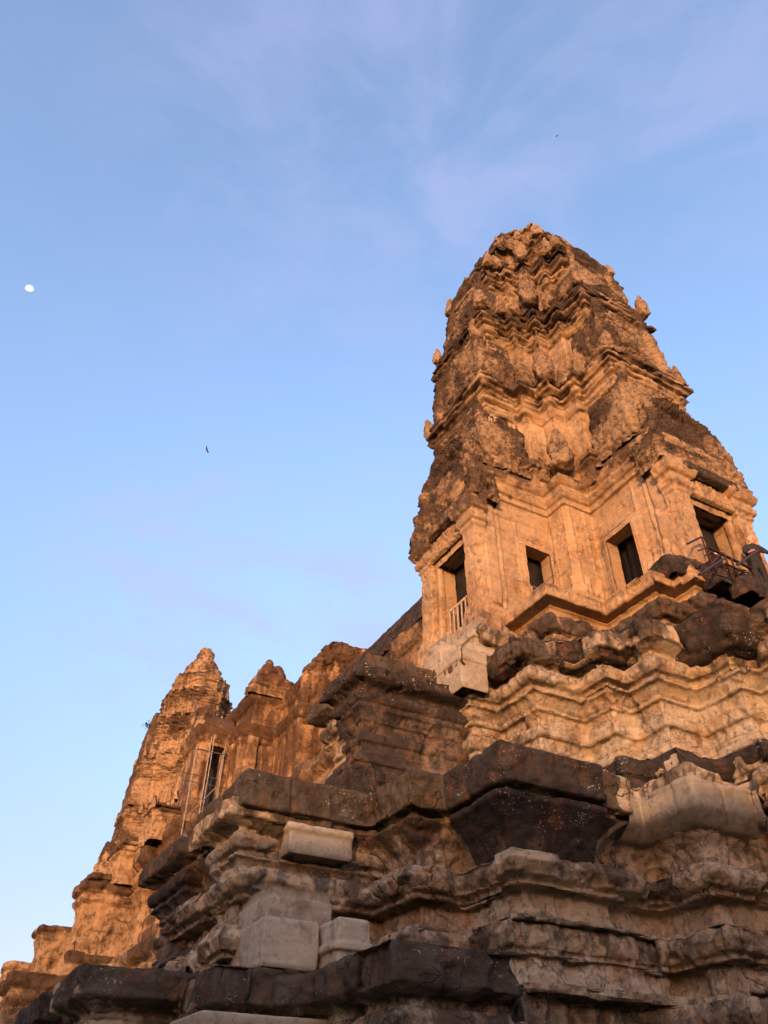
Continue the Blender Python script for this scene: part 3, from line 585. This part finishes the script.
loft('wall', [(-5.0, 24), (-5.0, 15.2), (-3.6, 15.2), (-3.6, 12.5), (-.4, 12.5)], pz, PAV, PV, res=.06, seed=703, brk=.15, amp=[(.8, .025), (.2, .018)], pit=[(.5, .05)], blocks=(.45, 1.0, .015, .02), **KW)
pz2 = [(11.4, .3, .4), (11.9, .3, .3), (11.95, .15, .1), (12.3, .15, .1), (12.35, 0, .0), (15.0, 0, .0), (15.05, .12, .1), (15.3, .25, .4), (15.6, .32, .7), (15.65, .1, .8), (16.1, -.2, .9), (16.5, -.7, .9), (16.52, -1, .9)]
loft('porch', [(-6.4, 19.2), (-6.4, 17.0), (-4.95, 17.0)], pz2, PAV, PV, res=.06, seed=704, holes=[(1, .45, 1.1, 12.2, 14.9, .7)], amp=[(.8, .02), (.2, .015)], pit=[(.5, .03)], blocks=(.45, 1.0, .015, .02), **KW)
loft('plinth', [(-6.9, 21), (-6.9, 16.6), (-5.5, 16.6), (-5.5, 14.8), (-4.1, 14.8), (-4.1, 12.0), (-1, 12.0)], capped(mould(7.5, 11.55, .22, .9), 1.5), PAV, PV, res=.09, seed=716, brk=.4, amp=[(.8, .05), (.25, .03)], blocks=(.45, 1.0, .02, .02), **KW)
def slab_gable(x0, x1, y0, y1, z0, z1, seed, steps, name='gable'):
    S = []
    for r0, a, b in steps:      # fraction of height, inset left, inset right
        S.append((z0 + (z1 - z0) * r0, rect(x0 + a, x1 - b, y0, y1), .25))
    return stack(name, S, PAV, PV, res=.06, K=4, ero=-.1, amp=[(.6, .1), (.2, .05)], lump=[(.4, .1)], pit=[(.4, .12)], strata=[(.2, .1)], blocks=(.35, .7, .06, .04), seed=seed)
slab_gable(-4.0, -.3, 12.1, 13.0, 15.3, 18.4, 705, [(0, .3, 0), (.25, .2, 0), (.45, .12, 0), (.46, .35, 0), (.62, .4, 0), (.63, .7, .1), (.8, .75, .2), (.81, 1.05, .3), (.98, 1.1, .4), (1, 1.3, .8)])
slab_gable(-5.15, -3.55, 15.0, 15.7, 16.7, 18.2, 706, [(0, 0, -.8), (.3, .0, -.8), (.31, .1, -.5), (.6, .2, -.3), (.61, .3, -.1), (.85, .42, .15), (1, .55, .35)])
S = [(z, [(-4.35 + r * math.cos(-a), 15.35 + r * math.sin(-a)) for a in np.linspace(0, 2 * math.pi, 8, endpoint=False)], .3) for z, r in [(17.9, .3), (18.2, .28), (18.22, .18), (18.32, .22), (18.46, .18), (18.56, .07), (18.58, .02)]]
stack('finial', S, PAV, PV, res=.06, K=2, amp=[(.3, .03)], seed=707)
for (x, y, a) in [(-5.05, 15.5, 0), (-3.66, 12.75, 0), (-3.66, 13.45, 0), (-3.66, 14.15, 0), (-3.66, 14.9, 0), (-5.05, 16.4, 0)]:
    stack('pilaster', [(12.3, rect(x - .16, x + .1, y - .17, y + .17), 0), (14.5, rect(x - .16, x + .1, y - .17, y + .17), 0), (14.55, rect(x - .24, x + .1, y - .24, y + .24), 0), (14.8, rect(x - .24, x + .1, y - .24, y + .24), .1), (14.81, rect(x - .1, x + .1, y - .2, y + .2), .1)], PAV, PV, res=.06, K=2, amp=[(.5, .02)], seed=708)
stack('pilaster', [(12.3, rect(-4.95, -4.5, 15.08, 15.3), 0), (14.5, rect(-4.95, -4.5, 15.08, 15.3), 0), (14.55, rect(-5.0, -4.45, 15.0, 15.3), 0), (14.8, rect(-5.0, -4.45, 15.0, 15.3), 0), (14.82, rect(-4.9, -4.5, 15.1, 15.3), 0)], PAV, PV, res=.06, K=2, amp=[(.5, .02)], seed=709)
pale_b = [(11.9, rect(-4.4, -3.3, 9.6, 10.8), 0), (12.9, rect(-4.4, -3.3, 9.6, 10.8), 0), (12.95, rect(-4.2, -3.4, 9.8, 10.6), 0)]
# base below the gallery and the far tower
GB = thing('gallery_terrace', 'sunlit stepped stone base below the gallery with stair blocks stepping down left', 'temple base', (-7, 20, 6))
loft('wall', [(-5.9, 62), (-5.9, 30.0), (-7.2, 30), (-7.2, 18.6), (-5.2, 18.6), (-5.2, 2.5)], capped(mould(6.2, 10.9, .5, .8), 2), FAR, GB, res=.1, seed=711, brk=.5, blocks=(.45, 1.1, .03, .03), amp=[(1, .1), (.3, .04)], **KW)
loft('wall', [(-8.2, 75), (-8.2, 2.5)], capped(mould(3.3, 6.3, .5, .8), 3), FAR, GB, res=.16, seed=712, brk=.5, blocks=(.45, 1.1, .03, .03), amp=[(1, .1), (.3, .04)], **KW)
loft('wall', [(-9.8, 75), (-9.8, 2.5)], capped(mould(0, 3.4, .5, .8), 3), FAR, GB, res=.16, seed=713, brk=.5, blocks=(.45, 1.1, .03, .03), amp=[(1, .1), (.3, .04)], **KW)
def fblock(x0, z0, z1, y0, y1, pj, seed, lich=1.0, slab=0.0, x1=-6.5, mat=FAR):
    P = [(z, rect(x0 - e, x1, y0 - e, y1 + e), l) for z, e, l in mould(z0, z1, pj, lich)]
    P = [(z, rect(x0 - pj * .3, x1, y0 - pj * .3, y1), .1) for z in (z0, z0 + .62 * (z1 - z0))] + [p for p in P if p[0] > z0 + .7 * (z1 - z0)]
    if slab: P += [(z1 + .02, rect(x0 + .3, x1, y0 + .2, y1 - .2), .9), (z1 + slab * .4, rect(x0 + .25, x1, y0 + .2, y1 - .2), .9), (z1 + slab * .45, rect(x0 - .05, x1, y0, y1), .9), (z1 + slab, rect(x0 - .05, x1, y0, y1), .9)]
    P += [(P[-1][0] + .02, rect(x0 + .6, x1 - .3, y0 + .4, y1 - .4), .8)]
    return stack('stair_block', P, mat, GB, res=.06, K=5, ero=0, amp=[(.7, .08), (.25, .04)], pit=[(.5, .1)], lump=[(.4, .05)], blocks=(.45, 1.0, .02, .03), seed=seed)
fblock(-9.05, 7.3, 9.75, 20.0, 21.3, .35, 721, 1.0, .42)
fblock(-9.2, 4.6, 7.4, 20.0, 21.3, .12, 731, .6)
fblock(-9.9, 4.0, 6.6, 21.6, 23.0, .12, 732, .6)
fblock(-8.2, 9.7, 11.1, 19.4, 21.0, .25, 722, .8, .25)
fblock(-10.0, 6.5, 8.45, 21.6, 23.0, .3, 723)
fblock(-10.75, 5.4, 7.35, 23.2, 24.4, .25, 724)
fblock(-10.8, 3.2, 6.35, 18.5, 20.6, .35, 725)
fblock(-12.4, 1.0, 4.6, 18.5, 20.6, .35, 726)
fblock(-7.6, 11.0, 12.2, 17.6, 19.0, .2, 727, .6, .2)

# ------------------------------------------------------------------ outer gallery behind the photographer, ground
OG = thing('enclosing_gallery', 'long low stone gallery enclosing the temple yard, opposite the stepped base', 'gallery', (-36, -32, 0))
def long_gallery(x0, x1, y0, y1, along, h):
    S = [(0, rect(x0 - .5, x1 + .5, y0 - .5, y1 + .5), .3), (.9, rect(x0 - .5, x1 + .5, y0 - .5, y1 + .5), .3), (.95, rect(x0, x1, y0, y1), 0), (4.6, rect(x0, x1, y0, y1), 0), (4.7, rect(x0 - .3, x1 + .3, y0 - .3, y1 + .3), .5), (5.3, rect(x0 - .4, x1 + .4, y0 - .4, y1 + .4), .8)]
    for r in np.linspace(0, 1, 7):
        k = 1 - (1 - r ** 1.8) ** .6; m = .48 * (x1 - x0 if along == 'y' else y1 - y0) * k
        S.append((5.35 + (h - 5.35) * r, rect(x0 + m * (along == 'y'), x1 - m * (along == 'y'), y0 + m * (along == 'x'), y1 - m * (along == 'x')), .8))
    return stack('wing', S, BASE, OG, res=.5, K=1, amp=[(3, .1)], seed=731)
long_gallery(-39, -33.5, -36, 90, "y", 9.0)
long_gallery(-39, 60, -35, -29.5, "x", 8.85)
m, t = new_mat('yard_ground'); p = t.n('ShaderNodeNewGeometry').outputs['Position']
c = t.mix(t.step(t.noise(p, .35, 6, .65), .42, .6), (.34, .26, .17), (.26, .21, .12)); c = t.mix(t.math('MULTIPLY', t.noise(p, 9, 4, .7), .4), c, (.30, .24, .17))
b = t.n('ShaderNodeBsdfDiffuse'); t.l(c, b.inputs[0]); o_ = t.n('ShaderNodeOutputMaterial'); t.l(b.outputs[0], o_.inputs[0])
gr = raw_mesh('ground', [(-900, -900, 0), (900, -900, 0), (900, 900, 0), (-900, 900, 0)], [(0, 1, 2, 3)], m, None); gr['kind'] = 'structure'

# ------------------------------------------------------------------ small things
def tube(name, pts, r, mat, parent, seg=8):
    V, Q = [], []
    loc = origin(parent); pts = [Vector(p_) for p_ in pts]
    for i, p_ in enumerate(pts):
        d_ = (pts[min(i + 1, len(pts) - 1)] - pts[max(i - 1, 0)]).normalized(); a = d_.orthogonal().normalized(); b_ = d_.cross(a)
        for k in range(seg): V.append(p_ + (a * math.cos(2 * math.pi * k / seg) + b_ * math.sin(2 * math.pi * k / seg)) * r)
    for i in range(len(pts) - 1):
        for k in range(seg): Q.append((i * seg + k, i * seg + (k + 1) % seg, (i + 1) * seg + (k + 1) % seg, (i + 1) * seg + k))
    for i in (0, len(pts) - 1):
        for k in range(1, seg // 2): Q.append((i * seg + k - 1, i * seg + k, i * seg + seg - 1 - k, i * seg + (seg - k) % seg))
    return raw_mesh(name, V, Q, mat, parent)
RAILM = plain('rusty_rail_paint', (.075, .03, .02), .6, .3, 14)
POLEM = plain('scaffold_pole', (.27, .21, .15), .8, .25, 6)
WOODM = plain('guard_rail_wood', (.30, .22, .15), .8, .2, 10)
SCF = thing('scaffolding', 'thin pale scaffold poles tied together in front of the distant pavilion doorway', 'scaffolding', (-6.2, 16.5, 11))
for (x, y, z1) in [(-6.72, 16.3, 14.9), (-6.2, 16.2, 15.3), (-5.98, 16.6, 15.6), (-5.55, 16.3, 15.2), (-5.48, 16.75, 15.0)]:
    tube('pole', [(x, y, 10.9), (x + .03, y, z1 - .4)], .022, POLEM, SCF)
for (xa, xb, y, z) in [(-6.95, -5.3, 16.32, 14.3), (-6.6, -5.2, 16.6, 14.45), (-7.9, -5.6, 16.28, 13.25), (-7.0, -5.3, 16.65, 13.1), (-6.6, -5.3, 16.4, 12.0)]:
    tube('pole', [(xa, y, z), (xb, y + .05, z + .02)], .018, POLEM, SCF)
tube('pole', [(-6.7, 16.4, 11.5), (-5.6, 16.4, 13.0)], .02, POLEM, SCF)
# metal handrail at the head of the south stairs
HR = thing('stair_handrail', 'dark rusty red metal handrail at the top of the steep stairs by the right doorway', 'handrail', (.2, -5.4, 12))
def B(x, y, Y): return tuple(at_plane(x, y, 1, Y))
for a, b, Y, r in [((707, 547), (752, 569), -5.6, .032), ((737, 565), (758, 551), -5.9, .03), ((758, 551), (775, 554), -5.9, .03), ((699, 575), (725, 558), -5.7, .028), ((687, 544), (701, 537), -5.1, .025), ((701, 537), (705, 538), -5.1, .02),
                   ((698, 551), (707, 547), -5.6, .018), ((705, 556), (712, 551), -5.6, .018), ((712, 564), (722, 552), -5.6, .02), ((725, 563), (745, 573), -5.65, .018), ((712, 573), (730, 579), -5.65, .018)]:
    tube('bar', [B(*a, Y), B(*b, Y)], r, RAILM, HR)
for (x, y0, y1, Y) in [(707, 547, 566, -5.6), (724, 553, 574, -5.62), (731, 558, 578, -5.62), (758, 551, 580, -5.9), (702, 538, 556, -5.1), (752, 569, 590, -5.6)]:
    p0 = Vector(B(x, y0, Y)); tube('post', [p0, p0 - Vector((0, 0, abs(y1 - y0) * .034))], .02, RAILM, HR)
# wooden guard rails in the openings
def guard(label, pts, h, nb):
    G = thing('guard_rail', label, 'guard rail', pts[0]); a, b = Vector(pts[0]), Vector(pts[1])
    for k in range(nb):
        q = a + (b - a) * (k / (nb - 1)); tube('baluster', [q, q + Vector((0, 0, h + (.12 if k == nb - 1 else 0)))], .028, WOODM, G)
    tube('top_rail', [a + Vector((0, 0, h)), b + Vector((0, 0, h))], .035, WOODM, G); return G
guard('pale wooden guard rail across the tall left doorway of the tower', [(-4.5, .58, 12.05), (-4.5, -.55, 12.05)], .75, 7)
guard('small white guard rail in the square window beside the left doorway', [(-3.1, -1.2, 12.4), (-2.55, -1.2, 12.4)], .62, 4)
# people
def person(label, loc, yaw, pose, top, legs, skin, hair, scale=1.0):
    J = dict(pel=(0, 0, .95), wst=(0, .01, 1.1), chest=(0, .0, 1.32), neck=(0, .0, 1.5), head=(0, .03, 1.60), crown=(0, .03, 1.72),
             ls=(-.17, 0, 1.43), le=(-.25, .03, 1.15), lw=(-.2, .2, .98), lh=(-.19, .28, .97), rs=(.17, 0, 1.43), re=(.25, .03, 1.15), rw=(.2, .2, .98), rh=(.19, .28, .97),
             lhp=(-.09, 0, .92), lk=(-.1, .02, .5), la=(-.1, 0, .08), lt=(-.1, .16, .04), rhp=(.09, 0, .92), rk=(.1, .02, .5), ra=(.1, 0, .08), rt=(.1, .16, .04))
    J.update(pose)
    Rr = dict(pel=.15, wst=.135, chest=.16, neck=.058, head=.088, crown=.07, ls=.07, le=.048, lw=.032, lh=.036, rs=.07, re=.048, rw=.032, rh=.036, lhp=.095, lk=.062, la=.045, lt=.035, rhp=.095, rk=.062, ra=.045, rt=.035)
    E_ = [('pel', 'wst'), ('wst', 'chest'), ('chest', 'neck'), ('neck', 'head'), ('head', 'crown'), ('chest', 'ls'), ('ls', 'le'), ('le', 'lw'), ('lw', 'lh'), ('chest', 'rs'), ('rs', 're'), ('re', 'rw'), ('rw', 'rh'),
          ('pel', 'lhp'), ('lhp', 'lk'), ('lk', 'la'), ('la', 'lt'), ('pel', 'rhp'), ('rhp', 'rk'), ('rk', 'ra'), ('ra', 'rt')]
    names = list(J); me = bpy.data.meshes.new('person'); me.from_pydata([J[n_] for n_ in names], [(names.index(a), names.index(b)) for a, b in E_], [])
    ob = link(bpy.data.objects.new('person', me)); mod = ob.modifiers.new('skin', 'SKIN'); mod.use_smooth_shade = True
    for i, n_ in enumerate(names):
        v = me.skin_vertices[0].data[i]; r = Rr[n_]; v.radius = (r, r * (.72 if n_ in ('chest', 'wst', 'pel') else 1)); v.use_root = n_ == 'pel'
    ob.modifiers.new('sub', 'SUBSURF').render_levels = 2; ob.modifiers['sub'].levels = 2
    dg = bpy.context.evaluated_depsgraph_get(); dg.update(); m2 = bpy.data.meshes.new_from_object(ob.evaluated_get(dg)); ob.modifiers.clear(); ob.data = m2
    for mt in (skin, top, legs): m2.materials.append(mt)
    hd = Vector(J['head'])
    for pl in m2.polygons:
        c = pl.center; k = 1
        if c.z < J['pel'][2] - .03 and abs(c.x) < .22: k = 2
        if (c - hd).length < .16 and c.z > J['neck'][2] - .01 or min((c - Vector(J['lh'])).length, (c - Vector(J['rh'])).length) < .12: k = 0
        pl.material_index = k; pl.use_smooth = True
    def lump(nm, cx, rad, mt):
        bm = bmesh.new(); bmesh.ops.create_icosphere(bm, subdivisions=2, radius=1); bmesh.ops.scale(bm, vec=rad, verts=bm.verts); bmesh.ops.translate(bm, vec=cx, verts=bm.verts)
        mm = bpy.data.meshes.new(nm); bm.to_mesh(mm); bm.free(); mm.materials.append(mt); [setattr(f_, 'use_smooth', True) for f_ in mm.polygons]; return link(bpy.data.objects.new(nm, mm), ob)
    lump('nose', hd + Vector((0, .1, -.01)), (.016, .026, .03), skin)
    for s in (-1, 1): lump('ear', hd + Vector((s * .088, -.005, .0)), (.014, .026, .036), skin); lump('eye', hd + Vector((s * .034, .083, .03)), (.013, .01, .009), hair)
    lump('hair', hd + Vector((0, -.03, .05)), (.092, .085, .075), hair)
    for hn, s in (('lh', -1), ('rh', 1)):      # fingers curled over the rail
        hp = Vector(J[hn])
        for f_ in range(4):
            tube('finger', [hp + Vector(((f_ - 1.5) * .02, .02, .01)), hp + Vector(((f_ - 1.5) * .021, .065 - abs(f_ - 1.4) * .006, .0)), hp + Vector(((f_ - 1.5) * .021, .07, -.035))], .009, skin, None, 6).parent = ob
        tube('thumb', [hp + Vector((-s * .035, .0, .0)), hp + Vector((-s * .055, .03, -.01)), hp + Vector((-s * .045, .05, -.03))], .0105, skin, None, 6).parent = ob
    ob.location = loc; ob.rotation_euler = (0, 0, yaw); ob.scale = (scale,) * 3
    return tag(ob, label, 'person', 'visitors at the stair head')
SKIN = plain('skin', (.55, .30, .22), .6, .1, 5); HAIRP = plain('short_hair', (.30, .19, .13), .8, .2, 40); BLKC = plain('black_cloth', (.018, .018, .02), .9, .3, 20); DKH = plain('dark_hair', (.02, .014, .01), .6, .2, 40)
person('visitor in a black shirt with close cropped hair looking down from the stair head', (.72, -5.0, 11.7), math.radians(150), dict(chest=(0, .08, 1.31), neck=(0, .14, 1.48), head=(0, .2, 1.57), crown=(0, .22, 1.69), ls=(-.18, .08, 1.41), rs=(.18, .08, 1.41), le=(-.27, .2, 1.16), re=(.27, .2, 1.16), lw=(-.24, .38, 1.05), lh=(-.23, .45, 1.04), rw=(.24, .38, 1.05), rh=(.23, .45, 1.04)), BLKC, BLKC, SKIN, SKIN)
person('visitor in dark clothes reaching for the handrail inside the right doorway', (-.72, -4.6, 11.5), math.radians(215), dict(rw=(.25, .36, 1.0), rh=(.25, .44, .98), re=(.27, .16, 1.14), lw=(-.25, .34, 1.0), lh=(-.25, .42, .98), le=(-.27, .15, 1.14)), BLKC, BLKC, SKIN, DKH, .95)
# moon, birds, plant
mm, t = new_mat('moon_surface'); e = t.n('ShaderNodeEmission', i_Strength=.25); t.l(t.mix(t.step(t.noise(t.n('ShaderNodeTexCoord').outputs['Object'], .12, 4, .6), .5, .62), (1, .98, .96), (.72, .76, .84)), e.inputs[0]); o_ = t.n('ShaderNodeOutputMaterial'); t.l(e.outputs[0], o_.inputs[0])
mp = at_dist(29.5, 289, 2400)
bm = bmesh.new(); bmesh.ops.create_uvsphere(bm, u_segments=32, v_segments=20, radius=11.5); me = bpy.data.meshes.new('moon')
ax1 = (CR * .9 - CU * .42).normalized()
for v in bm.verts:
    s = v.co.dot(CU)
    if s < 0: v.co -= CU * s * .4           # the unlit edge of a gibbous moon
bm.to_mesh(me); bm.free(); me.materials.append(mm); [setattr(f_, 'use_smooth', True) for f_ in me.polygons]
mo = link(bpy.data.objects.new('moon', me)); mo.location = mp; tag(mo, 'small white gibbous moon in the clear blue sky', 'moon')
BIRDM = plain('bird_feathers', (.02, .022, .03), .8, .2, 10)
def bird(label, loc, yaw, roll, span, wing):
    bm = bmesh.new(); n = 9
    prof = [(-.5, .01), (-.34, .05), (-.2, .05), (0, .1), (.2, .11), (.33, .07), (.4, .075), (.47, .05), (.56, .008)]; rings = []
    for x, r in prof: rings.append([bm.verts.new((x * span * .6, r * span * .55 * math.cos(a), r * span * .5 * math.sin(a))) for a in np.linspace(0, 2 * math.pi, 8, endpoint=False)])
    for a, b in zip(rings[:-1], rings[1:]):
        for k in range(8): bm.faces.new((a[k], a[(k + 1) % 8], b[(k + 1) % 8], b[k]))
    me = bpy.data.meshes.new('bird'); bm.to_mesh(me); bm.free(); me.materials.append(BIRDM); ob = link(bpy.data.objects.new('bird', me))
    for s in (-1, 1):
        bm = bmesh.new(); pts = [(.12, .03, 0), (.16, .28, wing * .5), (.06, .55, wing), (-.1, .5, wing * .9), (-.06, .27, wing * .45), (-.1, .03, 0)]
        up = [bm.verts.new((x * span, s * y * span, z * span + .006 * span)) for x, y, z in pts]; dn = [bm.verts.new((x * span, s * y * span, z * span - .006 * span)) for x, y, z in pts]
        for q in ((0, 1, 4, 5), (1, 2, 3, 4)): bm.faces.new([up[i] for i in q]); bm.faces.new([dn[i] for i in q][::-1])
        for i in range(6): bm.faces.new((up[i], up[(i + 1) % 6], dn[(i + 1) % 6], dn[i]))
        mw = bpy.data.meshes.new('wing'); bm.to_mesh(mw); bm.free(); mw.materials.append(BIRDM); link(bpy.data.objects.new('wing', mw), ob)
    ob.location = loc; ob.rotation_euler = (roll, 0, yaw); return tag(ob, label, 'bird', 'birds in the sky')
bird('tiny dark bird gliding with spread wings between the moon and the tall tower', at_dist(207, 449.5, 70), math.radians(120), math.radians(55), .62, .12)
bird('tiny dark bird high in the sky above the tall tower', at_dist(557.5, 135, 95), math.radians(20), math.radians(-60), .42, .35)
LEAF = plain('leaf_green', (.035, .055, .025), .7, .3, 3)
PL = thing('wild_plant', 'small green plant sprouting from the side of the distant tower', 'plant', (-3.36, 44.4, 27.0))
rnd = random.Random(3); V, Q = [], []
for s_ in range(5):
    q0 = Vector(PL.location); q1 = q0 + Vector((rnd.uniform(-.75, -.2), rnd.uniform(-.4, .2), rnd.uniform(-.1, .5))); tube('stem', [q0, (q0 + q1) / 2 + Vector((0, 0, .08)), q1], .016, LEAF, PL, 5)
    for k in range(26):
        c = q0 + (q1 - q0) * rnd.uniform(.35, 1.1) + Vector([rnd.gauss(0, .1) for _ in range(3)]); a = Vector([rnd.gauss(0, 1) for _ in range(3)]).normalized() * .075; b = a.orthogonal().normalized() * .04
        i = len(V); V += [c - a, c + b, c + a, c - b]; Q.append((i, i + 1, i + 2, i + 3))
raw_mesh('leaves', V, Q, LEAF, PL)
CLOUD = (.86, .92, 1.5)
# ------------------------------------------------------------------ lights and sky
SUN_EL, SUN_AZ = math.radians(5.0), math.radians(50)      # azimuth: from west (-x) towards south (-y)
sd = Vector((-math.cos(SUN_AZ) * math.cos(SUN_EL), -math.sin(SUN_AZ) * math.cos(SUN_EL), math.sin(SUN_EL)))
sun = bpy.data.lights.new('sun', 'SUN'); sun.energy = 2.0; sun.angle = math.radians(.5); sun.color = (.61, .355, .172)
so = link(bpy.data.objects.new('sun', sun)); so.rotation_euler = sd.to_track_quat('Z', 'Y').to_euler()
W = bpy.data.worlds.new('World'); SC.world = W; W.use_nodes = True
wt = NT(W); sky = wt.n('ShaderNodeTexSky', sky_type='NISHITA', sun_disc=False, sun_elevation=SUN_EL, sun_rotation=math.atan2(sd.x, sd.y), air_density=1.0, dust_density=1.3, ozone_density=1.6)
g = wt.n('ShaderNodeTexCoord').outputs['Generated']
def patch(x, y, ca, cb):      # soft region of sky around one direction
    d_ = wt.n('ShaderNodeVectorMath', operation='DOT_PRODUCT'); wt.l(g, d_.inputs[0]); d_.inputs[1].default_value = ray(x, y); return wt.step(d_.outputs['Value'], math.cos(math.radians(ca)), math.cos(math.radians(cb)))
c1 = wt.noise(g, 1.7, 5, .55, (1.0, 1.0, 2.0), 1.0); c2 = wt.noise(g, 5.5, 6, .6, (1.2, 1, 2.2), .8)
n_ = wt.math('ADD', wt.math('MULTIPLY', c1, .6), wt.math('MULTIPLY', c2, .42))
reg = wt.math('MAXIMUM', wt.math('MAXIMUM', patch(190, 585, 12, 2), patch(400, 570, 11, 2)), wt.math('MAXIMUM', wt.math('MULTIPLY', patch(400, 130, 22, 4), .5), wt.math('MULTIPLY', patch(720, 200, 22, 4), .38)))
cl = wt.math('MULTIPLY', wt.step(n_, .42, .68), wt.math('ADD', wt.math('MULTIPLY', reg, .8), .08))
el = wt.n('ShaderNodeSeparateXYZ'); wt.l(g, el.inputs[0])
up = wt.step(el.outputs[2], .0, .8)
col = wt.mix(1.0, sky.outputs[0], wt.mix(up, (.56, .445, .575), (1.30, 1.20, 1.34)), 'MULTIPLY')
sdn = wt.n('ShaderNodeVectorMath', operation='DOT_PRODUCT'); wt.l(g, sdn.inputs[0]); sdn.inputs[1].default_value = sd     # sunset side of the sky glows
glow = wt.step(sdn.outputs['Value'], .05, .95)
col = wt.mix(cl, col, CLOUD)
col = wt.mix(1.0, col, wt.mix(glow, (1, 1, 1), (2.0, 1.75, 1.5)), 'MULTIPLY')
bg = wt.n('ShaderNodeBackground', i_Strength=.15); out = wt.n('ShaderNodeOutputWorld')
wt.l(col, bg.inputs[0]); wt.l(bg.outputs[0], out.inputs[0])
SC.view_settings.view_transform = 'Standard'; SC.view_settings.look = 'None'; SC.view_settings.gamma = 1; SC.view_settings.exposure = 2.1
SC.cycles.max_bounces = 5; SC.cycles.diffuse_bounces = 3
